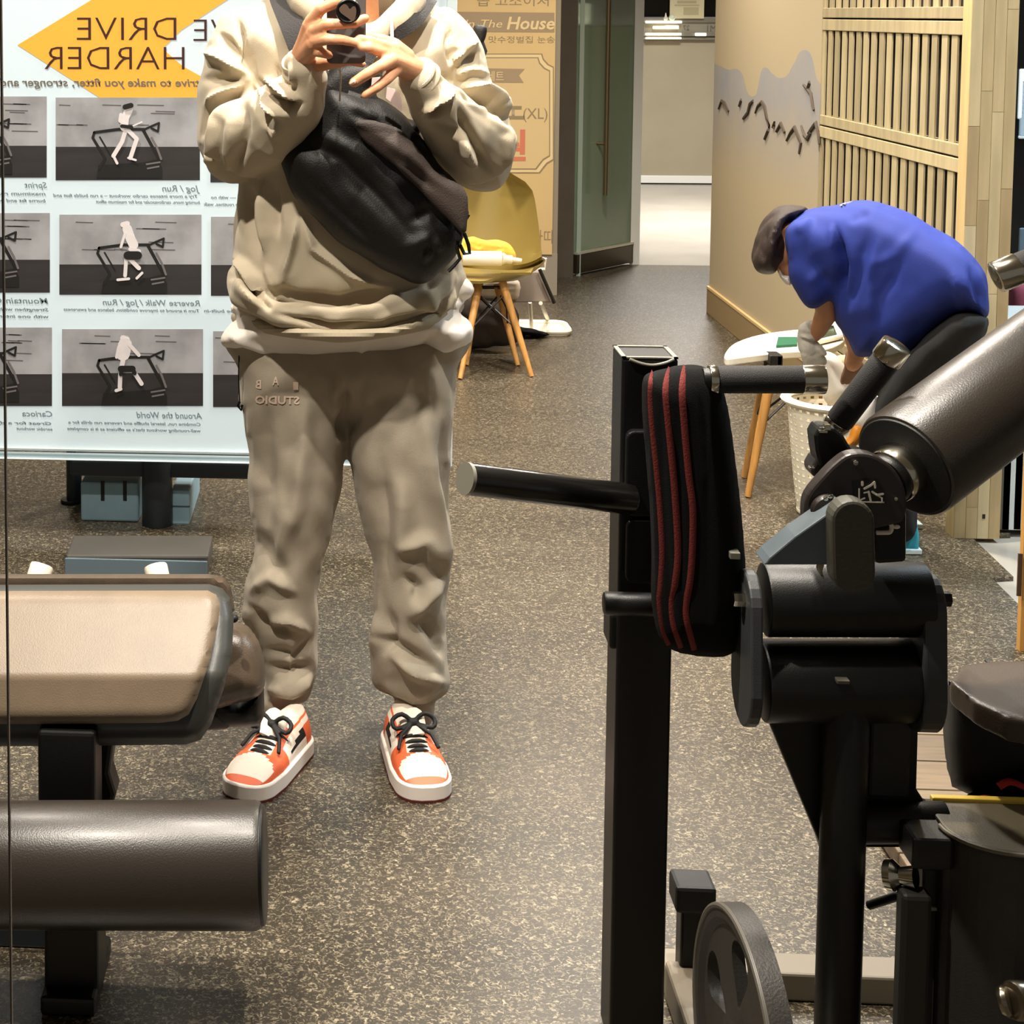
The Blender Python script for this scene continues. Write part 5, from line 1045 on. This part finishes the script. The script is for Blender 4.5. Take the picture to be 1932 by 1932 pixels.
bm = B(); d_ = (P(1190, 942, 2.34) - P(878, 903, 2.22)).normalized(); p_ = P(878, 903, 2.22); tube(bm, [p_ - d_ * 0.001, p_ + d_ * 0.004], M(31.6, 2.22), 36); mob('horn_rim', bm, mat('pale_metal', '#8d8a7d'))
# back pad with stripes
padpoly = [(1214, 712), (1211, 770), (1217, 850), (1225, 950), (1229, 1050), (1228, 1120), (1236, 1180), (1252, 1215), (1280, 1232), (1330, 1240), (1365, 1240), (1390, 1226), (1405, 1180), (1408, 1090), (1402, 990), (1390, 880), (1376, 780), (1362, 725), (1345, 700), (1315, 688), (1280, 690), (1240, 700)]
bm = B(); inflate(bm, padpoly, 2.24, 0.045, R=70, res=8, Tb=0.05)
me = remesh(bm, 0.0035, 3, folds([([(1222, 720), (1232, 900), (1240, 1100), (1262, 1225)], 4, .002), ([(1245, 705), (1250, 900), (1262, 1100), (1275, 1230)], 5, -.003), ([(1275, 700), (1283, 900), (1285, 1100), (1300, 1235)], 5, -.003), ([(1320, 700), (1335, 900), (1335, 1230)], 5, -.002)]))
bmx = B(); bmx.from_mesh(me); bvp = BVHTree.FromBMesh(bmx); bmx.free()
mob('back_pad', me, dark_cloth)
redm = mat('stripe_red', '#6e211b', rough=0.8, bump=0.4, bscale=400)
def on(bvh, u, v, off=0.0006):
    d = ray(u, v).normalized(); h = bvh.ray_cast(CAM, d); return (h[0] - d * off) if h[0] is not None else None
for pl_ in ([(1232, 703), (1228, 740), (1231, 800), (1239, 880), (1246, 960), (1250, 1043), (1247, 1105), (1245, 1136), (1252, 1188), (1264, 1216)], [(1264, 696), (1256, 735), (1260, 789), (1267, 860), (1274, 941), (1279, 1043), (1273, 1105), (1268, 1136), (1271, 1177), (1286, 1222)],
            [(1293, 692), (1287, 735), (1290, 789), (1299, 892), (1307, 960), (1306, 1043), (1302, 1095), (1296, 1132), (1296, 1170), (1311, 1226)]):
    q = [on(bvp, u, v) for u, v in catmull(pl_, 5, False)]; q = [p for p in q if p is not None]; bm = B(); V = []
    for i, p in enumerate(q):
        t_ = (q[min(len(q) - 1, i + 1)] - q[max(0, i - 1)]).normalized(); s_ = t_.cross(Vector((0, -1, 0))).normalized() * M(6.3, 2.22); n_ = Vector((0, -0.0012, 0))
        V.append([bm.verts.new(p - s_), bm.verts.new(p - s_ * .5 + n_), bm.verts.new(p + s_ * .5 + n_), bm.verts.new(p + s_)])
    for A_, C_ in zip(V[:-1], V[1:]):
        for k in range(3): bm.faces.new((A_[k], A_[k + 1], C_[k + 1], C_[k]))
    bmesh.ops.recalc_face_normals(bm, faces=bm.faces[:]); mob('red_stripe', bm, redm)
bm = B(); boxp(bm, 1378, 1043, 1397, 1056, 2.192, 2.21); mob('pad_clip', bm, mat('pale_metal', '#8d8a7d'), smooth=False, bevel=0.001)
# straight handle
def grip(pts, segs, par=None):
    """pts: start,end (u,v,Y); segs: list of (t0,t1,rpx,mat,name)"""
    a, b = P(*pts[0]), P(*pts[1])
    for t0, t1, r, m, n in segs:
        bm = B(); cyl(bm, a.lerp(b, t0), a.lerp(b, t1), M(r, pts[0][2]), 32, 0.002); mob(n, bm, m)
grip([(1325, 716, 2.22), (1556, 716, 2.22)], [(0.0, 1.0, 22, black_metal, 'handle_bar'), (0.05, 0.12, 28, chrome, 'chrome_collar'), (0.12, 0.82, 26, foam, 'handle_grip'), (0.81, 1.0, 27.5, chrome, 'chrome_end')])
grip([(1572, 810, 2.26), (1693, 650, 2.22)], [(0.0, 1.0, 20, black_metal, 'handle_bar'), (0.02, 0.10, 25, chrome, 'chrome_collar'), (0.10, 0.83, 25, foam, 'handle_grip'), (0.82, 1.0, 28, chrome, 'chrome_end')])
grip([(1878, 524, 2.3), (2060, 450, 2.3)], [(0.0, 1.0, 26, black_metal, 'handle_bar'), (0.0, 0.25, 30, chrome, 'chrome_end'), (0.24, 0.98, 28, foam, 'handle_grip')])
bm = B(); tube(bm, [P(2050, 455, 2.3), P(2100, 600, 2.32), P(2100, 900, 2.34), P(2040, 1300, 2.34)], 0.03, 16); mob('side_arm', bm, black_metal)
# big roller
ra, rb = P(1706, 880, 2.16), P(2120, 574, 2.42)
bm = B(); cyl(bm, ra, rb, M(104, 2.2), 64, 0.008); mob('roller_pad', bm, leather)
dr = (rb - ra).normalized()
bm = B(); cyl(bm, ra - dr * 0.002, ra + dr * 0.01, M(96, 2.2), 48, 0.003); mob('roller_cap', bm, rubber_blk)
bm = B(); cyl(bm, ra - dr * 0.030, ra + dr * 0.0, M(52, 2.2), 48, 0.004); mob('hub_ring', bm, chrome)
bm = B(); cyl(bm, ra - dr * 0.040, ra - dr * 0.025, M(47, 2.2), 40, 0.004); mob('hub', bm, black_metal)
brn = mat('bracket_brown', '#231c19', rough=0.38, spec=0.6)
bm = B(); prismp(bm, catmull([(1518, 965), (1524, 935), (1550, 902), (1580, 872), (1606, 857), (1645, 858), (1682, 880), (1705, 915), (1712, 955), (1706, 980), (1690, 990), (1600, 1010), (1540, 1030), (1522, 1000)], 3), 2.10, 2.125); mob('pivot_bracket', bm, brn, smooth=False, bevel=0.004)
bm = B(); c = P(1556, 958, 2.10); cyl(bm, c, c + Vector((0, -0.02, 0)), M(30, 2.1), 32, 0.008); mob('pivot_boss', bm, brn)
for (u, v, r) in ((1557, 940, 5), (1573, 947, 5), (1565, 936, 4), (1613, 872, 5.5), (1689, 940, 4)):
    bm = B(); c = P(u, v, 2.085 if u < 1600 else 2.10); cyl(bm, c, c + Vector((0, -0.004, 0)), M(r, 2.1), 6, 0.001); mob('bolt', bm, chrome)
bm = B(); prismp(bm, [(1537, 822), (1546, 806), (1575, 808), (1592, 822), (1608, 850), (1640, 858), (1604, 862), (1562, 900), (1546, 880), (1540, 850)], 2.16, 2.20); mob('hinge_block', bm, black_metal, smooth=False, bevel=0.004)
bm = B(); prismp(bm, [(1530, 885), (1540, 868), (1550, 862), (1566, 880), (1562, 898), (1548, 905), (1534, 900)], 2.17, 2.21); mob('hinge_block', bm, brn, smooth=False, bevel=0.004)
for u0, v0, u1, v1 in ((1546, 812, 1562, 818), (1556, 802, 1568, 813), (1528, 882, 1538, 886)):
    bm = B(); boxp(bm, u0, v0, u1, v1, 2.155, 2.165); mob('bolt_head', bm, chrome, smooth=False, bevel=0.001)
# sticker pictogram and white mark
bm = B(); prismp(bm, [(1608, 906), (1655, 903), (1668, 925), (1672, 950), (1612, 952)], 2.0985, 2.10); mob('sticker', bm, mat('sticker_black', '#0c0807', rough=.4), smooth=False)
wm = mat('mark_white', '#e8dfcf', rough=0.6)
bm = B(); YK = 2.0975
for pl_, wd in [([(1621, 922), (1621, 945)], 3), ([(1621, 944), (1632, 940)], 2.5), ([(1626, 947), (1668, 948)], 2.5), ([(1631, 922), (1643, 916), (1650, 910), (1651, 920)], 4), ([(1627, 910), (1627, 915)], 5), ([(1639, 928), (1643, 946)], 4), ([(1630, 930), (1640, 928)], 2.5), ([(1646, 928), (1655, 934), (1666, 932)], 4), ([(1655, 934), (1664, 940), (1664, 947)], 3)]: tri(bm, pl_, wd, YK)
mob('pictogram', bm, wm, smooth=False)['kind'] = 'stuff'
bm = B(); prismp(bm, [(1640, 968), (1712, 962), (1712, 1062), (1652, 1066)], 2.12, 2.19); mob('lower_block', bm, black_metal, smooth=False, bevel=0.006)
bm = B(); tube(bm, [P(u, v, 2.110) for u, v in catmull([(1653, 985), (1672, 985), (1681, 989), (1682, 998), (1679, 1004), (1672, 1005), (1654, 1005)], 3, False)], 0.0028, 8); mob('white_letter', bm, wm)
bm = B(); sphere(bm, P(1691, 994, 2.112), 0.0035, 1.4, .5, .8, 10); mob('white_mark', bm, wm)
# gusset and oblong plate
bm = B(); prismp(bm, [(1441, 1066), (1452, 1052), (1500, 1012), (1560, 970), (1590, 950), (1600, 1000), (1600, 1066)], 2.055, 2.10); mob('gusset', bm, mat('gusset_blue', '#4b5459', rough=0.45, var=.12, vscale=14), smooth=False, bevel=0.002)
st = [(1610 + 41 * math.cos(math.radians(a)), 985 + 40 * math.sin(math.radians(a))) for a in range(180, 361, 15)] + [(1610 + 41 * math.cos(math.radians(a)), 1083 + 38 * math.sin(math.radians(a))) for a in range(0, 181, 15)]
st = [(u + (v - 985) * 0.02, v) for u, v in st]
bm = B(); prismp(bm, st, 2.03, 2.06); mob('oblong_plate', bm, mat('plate_olive', '#3a382f', rough=0.55, bump=0.1), smooth=False, bevel=0.004)
bm = B(); inflate(bm, [(1545, 1052), (1552, 1050), (1556, 1062), (1552, 1080), (1560, 1100), (1548, 1085), (1540, 1070)], 2.10, 0.004, res=3); mob('weld_bead', bm, mat('weld', '#a09a8c', rough=0.5, metal=.5))
# linkage cylinders and cheek plates
YG = 2.20; rg_ = M(69, YG)
bm = B(); cyl(bm, P(1440, 1131, YG), P(1748, 1131, YG), rg_, 48, 0.004); mob('upper_cylinder', bm, black_metal)
bm = B(); cyl(bm, P(1436, 1284, YG), P(1752, 1284, YG), M(77, YG), 48, 0.003); mob('lower_cylinder', bm, black_metal)
zt1, zb1 = P(1500, 1078, YG).z, P(1500, 1368, YG).z
def cheek(u0, u1, nm):
    x0, x1 = P(u0, 1200, YG - 0.05).x, P(u1, 1200, YG - 0.05).x; hw = 0.058; A = []
    for a in range(0, 181, 15): A.append((math.cos(math.radians(a)) * hw * .8, zt1 - hw * .8 + math.sin(math.radians(a)) * hw * .8))
    for a in range(180, 361, 15): A.append((math.cos(math.radians(a)) * hw, zb1 + hw + math.sin(math.radians(a)) * hw))
    bm = B(); prism(bm, [Vector((x0, YG + y, z)) for y, z in A], (x1 - x0, 0, 0)); mob(nm, bm, grey_metal, smooth=False, bevel=0.003)
cheek(1417, 1441, 'cheek_plate'); cheek(1746, 1790, 'cheek_plate')
for u, s, m_ in ((1400, 1, chrome), (1788, -1, black_metal)):
    bm = B(); c = P(u, 1130, YG - 0.01); cyl(bm, c - Vector((0.012, 0, 0)), c + Vector((0.010 if s > 0 else 0.004, 0, 0)), 0.010, 6, 0.002); mob('hex_bolt', bm, m_)
bm = B(); a = P(1598, 1310, YG - .02); cyl(bm, (a.x, YG - .02, 0.004), (a.x, YG - .02, a.z), M(42, YG), 40, 0.004); mob('column', bm, black_metal)
bm = B(); boxp(bm, 1580, 1284, 1604, 1292, YG - .06, YG - .04); mob('stamp', bm, mat('stamp_grey', '#4a473c', rough=.5), smooth=False, bevel=0.001)
bm = B(); prismp(bm, [(1450, 1360), (1580, 1352), (1580, 1700), (1544, 1585), (1500, 1480)], YG, YG + 0.02); mob('wing_plate', bm, black_metal, smooth=False, bevel=0.003)
bm = B(); prismp(bm, [(1620, 1345), (1734, 1345), (1730, 1490), (1748, 1518), (1800, 1520), (1800, 1600), (1620, 1600)], YG + 0.01, YG + 0.03); mob('wing_plate', bm, black_metal, smooth=False, bevel=0.003)
for (u0, v0, u1, v1) in ((1644, 1352, 1716, 1508),):
    bm = B(); boxp(bm, u0, v0, u1, v1, YG + 0.004, YG + 0.015); mob('web_panel', bm, mat('web_dark', '#1d1b18', rough=.55), smooth=False, bevel=0.004)
bm = B(); cyl(bm, P(1600, 1553, YG), P(1786, 1551, YG), M(38, YG), 32, 0.003); mob('cross_tube', bm, black_metal)
# seat pad and striped strap
bm = B(); inflate(bm, [(1790, 1285), (1815, 1300), (1880, 1310), (2060, 1320), (2060, 1500), (1940, 1505), (1862, 1514), (1796, 1484), (1788, 1400)], 2.36, 0.05, R=40, res=9, sm=False, Tb=0.06); mob('seat_shell', bm, rubber_blk)
bm = B(); A = [Vector(P(u, v, Y)) for u, v, Y in [(1792, 1282, 2.30), (1838, 1320, 2.24), (1900, 1352, 2.2), (1990, 1372, 2.18), (2070, 1372, 2.18), (2070, 1246, 2.48), (1868, 1247, 2.48), (1812, 1254, 2.42)]]
prism(bm, A, (0, 0, -0.035)); mob('seat_top', remesh(bm, 0.004, 12), mat('seat_brown', '#40362c', rough=0.38, bump=0.2, bscale=450))
bm = B(); tube(bm, [P(1860, 1246, 2.47), P(1885, 1272, 2.40), P(1915, 1308, 2.32), P(1945, 1352, 2.25)], 0.0022, 8); mob('seat_piping', bm, mat('piping_dark', '#120f0c'))
bm = B(); inflate(bm, [(1800, 1530), (1840, 1500), (1880, 1485), (1910, 1462), (1950, 1450), (2040, 1460), (2040, 1560), (1800, 1560)], 2.31, 0.03, R=30, res=7); mob('strap_roll', bm, dark_cloth)
for pl_, w0_ in (([(1832, 1518), (1848, 1508), (1866, 1506), (1884, 1513), (1892, 1524)], 9), ([(1884, 1484), (1902, 1475), (1922, 1480), (1942, 1492), (1960, 1512)], 11)):
    bm = B(); tube(bm, [P(u, v, 2.278) for u, v in catmull(pl_, 3, False)], M(w0_, 2.2), 12, flat=0.5); mob('red_stripe', bm, mat('stripe_bright', '#c9372b', rough=0.8, bump=.4, bscale=400))
# D shaped upright pad at the bottom right
YD2 = 2.14; R_ = M(128, YD2); cx0 = P(1912, 1573, YD2).x; zt2 = P(1912, 1575, YD2).z
A = [(cx0 + R_ * math.cos(math.radians(a)), YD2 + 0.015 + (R_ * 0.85) * math.sin(math.radians(a))) for a in range(180, 361, 10)] + [(cx0 + R_, YD2 + 0.075), (cx0 + R_ - .012, YD2 + 0.085), (cx0 - R_ + 0.015, YD2 + 0.085), (cx0 - R_, YD2 + 0.07)]
bm = B(); prism(bm, [Vector((x, y, zt2)) for x, y in A], (0, 0, -(zt2 - 0.11))); mob('upright_pad', bm, mat('pad_charcoal', '#26231f', rough=0.5, bump=.3, bscale=400), smooth=False, bevel=0.006)
A2 = [(cx0 + (x - cx0) * .97, YD2 + .02 + (y - YD2 - .02) * .97) for x, y in A]
bm = B(); prism(bm, [Vector((x, y, zt2 + 0.004)) for x, y in A2], (0, 0, -0.006)); mob('pad_lid', bm, mat('lid_brown', '#574f3b', rough=0.5, bump=.2, bscale=400), smooth=False, bevel=0.003)
bm = B(); tube(bm, [Vector((x, y, zt2 + 0.002)) for x, y in A[:19]], 0.003, 8); mob('rim_piping', bm, mat('piping_taupe', '#6a6250', rough=.5))
bm = B(); box(bm, (cx0 - R_ + .012, YD2 + 0.078, zt2 + 0.001), (cx0 + R_, YD2 + 0.09, zt2 + 0.009)); mob('yellow_glint', bm, mat('yellow_glint', '#e0bf4a', rough=.4), smooth=False, bevel=0.002)  # thin yellow bar standing in for light reflected along the back edge
bm = B(); box(bm, (cx0 - 0.05, YD2 + 0.09, 0.004), (cx0 + 0.05, YD2 + 0.16, zt2 - 0.05)); mob('pad_post', bm, black_metal, smooth=False, bevel=0.004)
bm = B(); boxp(bm, 1724, 1584, 1800, 1645, 2.12, 2.18); mob('latch_block', bm, black_metal, smooth=False, bevel=0.005)
bm = B(); a = P(1672, 1650, 2.16); b = P(1728, 1655, 2.14); tube(bm, [a, a.lerp(b, .25), a.lerp(b, .5), a.lerp(b, .8), b], [M(28, 2.1), M(30, 2.1), M(17, 2.1), M(20, 2.1), M(22, 2.1)], 20); mob('chrome_nut', bm, chrome)
bm = B(); tube(bm, [P(1730, 1690, 2.15), P(1690, 1692, 2.17), P(1640, 1708, 2.2)], 0.006, 10); mob('lever', bm, black_metal)
bm = B(); boxp(bm, 1704, 1690, 1742, 2240, 2.12, 2.15); mob('guide_bar', bm, mat('web_dark', '#1d1b18'), smooth=False, bevel=0.006)
bm = B(); boxp(bm, 1742, 1640, 1790, 2180, 2.16, 2.2); mob('guide_plate', bm, mat('web_brown', '#171210', rough=.5), smooth=False, bevel=0.003)
bm = B(); boxp(bm, 1742, 1712, 1772, 1719, 2.155, 2.162); mob('scale_mark', bm, mat('mark_grey', '#8d8a80', rough=.5), smooth=False)
bm = B(); cyl(bm, P(1905, 1888, 1.96), P(2000, 1890, 1.99), M(36, 1.96), 28, 0.006); cyl(bm, P(1885, 1890, 1.965), P(1907, 1888, 1.96), M(28, 1.96), 28, 0.006); mob('chrome_knob', bm, mat('old_chrome', '#8d8474', rough=0.25, metal=1.0))
bm = B(); cyl(bm, P(1960, 1890, 1.975), P(1960, 1890, 2.07), 0.014, 14); mob('knob_stem', bm, black_metal)
# base frame
bsm = mat('base_steel', '#7a7060', rough=0.5)
bm = B(); a, b = P(1250, 1858, 2.52), P(1760, 1858, 2.52); box(bm, (a.x, 2.50, 0.001), (b.x, 2.56, 0.045)); mob('base_beam', bm, bsm, smooth=False, bevel=0.004)
bm = B(); a, b = P(1252, 1900, 2.50), P(1316, 1900, 2.50); box(bm, (a.x, 1.95, 0.001), (b.x, 2.50, 0.06)); mob('base_beam', bm, bsm, smooth=False, bevel=0.006)
bm = B(); a, b = P(1252, 1900, 2.3), P(1960, 1900, 2.3); box(bm, (a.x + .28, 2.14, 0.001), (b.x, 2.24, 0.03)); mob('base_beam', bm, black_metal, smooth=False, bevel=0.006)
bm = B(); boxp(bm, 1276, 1674, 1352, 1728, 2.47, 2.53); mob('peg_cap', bm, rubber_blk, smooth=False, bevel=0.006)
bm = B(); a, b = P(1286, 1700, 2.48), P(1341, 1700, 2.48); box(bm, (a.x, 2.48, 0.04), (b.x, 2.52, a.z)); mob('storage_peg', bm, black_metal, smooth=False, bevel=0.004)
bm = B(); cyl(bm, P(1384, 1980, 2.06), P(1600, 1978, 2.17), 0.024, 24, 0.003); mob('plate_peg', bm, mat('pale_metal', '#8d8a7d'))
# ---- iron weight plate leaning on its peg
def plate_mesh(bm, c, ax, h, R0, th, seg=72):
    ax = Vector(ax).normalized(); h = Vector(h).normalized(); k = ax.cross(h).normalized()
    outer = [(R0 * math.cos(2 * math.pi * i / seg), R0 * math.sin(2 * math.pi * i / seg)) for i in range(seg)]
    holes = [[(0.026 * math.cos(-2 * math.pi * i / 24), 0.026 * math.sin(-2 * math.pi * i / 24)) for i in range(24)]]
    for q in range(5):
        a0 = math.radians(90 + 72 * q); o = []
        for i in range(28):
            t = 2 * math.pi * i / 28; rr_ = 0.095 + 0.042 * math.cos(t); ta = a0 + 0.36 * math.sin(t) * (0.75 + 0.35 * math.cos(t)); o.append((rr_ * math.cos(ta), rr_ * math.sin(ta)))
        holes.append(o)
    vs = [Vector(p) for p in outer]; ed = [(i, (i + 1) % seg) for i in range(seg)]; n = seg
    for o in holes: ed += [(n + i, n + (i + 1) % len(o)) for i in range(len(o))]; vs += [Vector(p) for p in o]; n += len(o)
    for rr_ in (0.040, 0.052, 0.144, 0.152): vs += [Vector((rr_ * math.cos(2 * math.pi * i / 48), rr_ * math.sin(2 * math.pi * i / 48))) for i in range(48)]
    v2, _, f2, *_ = geometry.delaunay_2d_cdt(vs, ed, [], 1, 1e-5)
    def inp(p, o):
        c_ = False
        for (x0, y0), (x1, y1) in zip(o, o[1:] + o[:1]):
            if (y0 > p[1]) != (y1 > p[1]) and p[0] < (x1 - x0) * (p[1] - y0) / (y1 - y0) + x0: c_ = not c_
        return c_
    def zz(p):
        r = p.length
        return th / 2 if (r > 0.148 or r < 0.043) else th / 2 * 0.55
    F_ = [bm.verts.new(Vector(c) + h * p.x + k * p.y + ax * zz(p)) for p in v2]; K_ = [bm.verts.new(Vector(c) + h * p.x + k * p.y - ax * zz(p)) for p in v2]
    keep = []
    for f in f2:
        m_ = sum((Vector(v2[i]) for i in f), Vector((0, 0))) / 3
        if any(inp(m_, o) for o in holes): continue
        keep.append(f); bm.faces.new([F_[i] for i in f]); bm.faces.new([K_[i] for i in reversed(f)])
    cnt = {}
    for f in keep:
        for a_, b_ in zip(f, list(f[1:]) + [f[0]]): cnt[(a_, b_)] = 1
    for (a_, b_) in list(cnt):
        if (b_, a_) not in cnt: bm.faces.new((F_[b_], F_[a_], K_[a_], K_[b_]))
    bmesh.ops.recalc_face_normals(bm, faces=bm.faces[:])
wp = thing('weight_plate', 'dark iron weight plate with oval openings hanging low beside the machine column', 'weight plate', (P(1400, 1990, 2.06).x, 2.06, 0))
yw_ = math.radians(4.5); hh = Vector((-math.sin(yw_), math.cos(yw_), 0)); axx = Vector((math.cos(yw_), math.sin(yw_), 0))
R0 = 0.170; cpt = Vector(P(1404, 1980, 2.06))
iron = mat('cast_iron', '#2c2925', rough=0.5, var=0.1, vscale=20, bump=0.3, bscale=300)
bm = B(); plate_mesh(bm, cpt, axx, hh, R0, 0.030); obj('disc', bm, iron, wp)
bm = B(); k_ = axx.cross(hh).normalized(); tube(bm, [cpt - axx * 0.0135 + (hh * math.cos(t) + k_ * math.sin(t)) * (R0 - 0.004) for t in [2 * math.pi * i / 72 for i in range(72)]], 0.0045, 8, closed=True); obj('raised_rim', bm, mat('iron_light', '#57524a', rough=0.45), wp)
# ---- low platform of planks under the machine
pf = thing('wooden_platform', 'low brown plank platform on the floor behind the machine column', 'platform', (P(1700, 1450, 3.2).x, 3.2, 0))
x0 = P(1600, 1450, 3.2).x; y = 2.78; i = 0
while y < 3.60:
    w_ = 0.125; bm = B(); box(bm, (x0, y, 0.006), (x0 + 0.75, y + w_ - 0.005, 0.04)); obj('plank', bm, mat('plank_%d' % (i % 3), ['#6e5c45', '#5f4f3b', '#75644c'][i % 3], rough=0.55, var=0.2, vscale=7, stretch=(1, 12, 12)), pf, smooth=False, bevel=0.003); y += w_; i += 1
bm = B(); box(bm, (x0 + .02, 2.80, 0.0), (x0 + 0.73, 3.58, 0.006)); obj('underlay', bm, rubber_blk, pf, smooth=False)
# ---- joint between two mirror panels, at the far left
bm = B(); a = P(8, 700, 1.53); box(bm, (a.x - 0.0009, 1.53, 0.0), (a.x + 0.0009, 1.535, 2.9)); struct('trim_11', bm, mat('mirror_joint', '#57504a', rough=0.4, metal=.3), smooth=False)
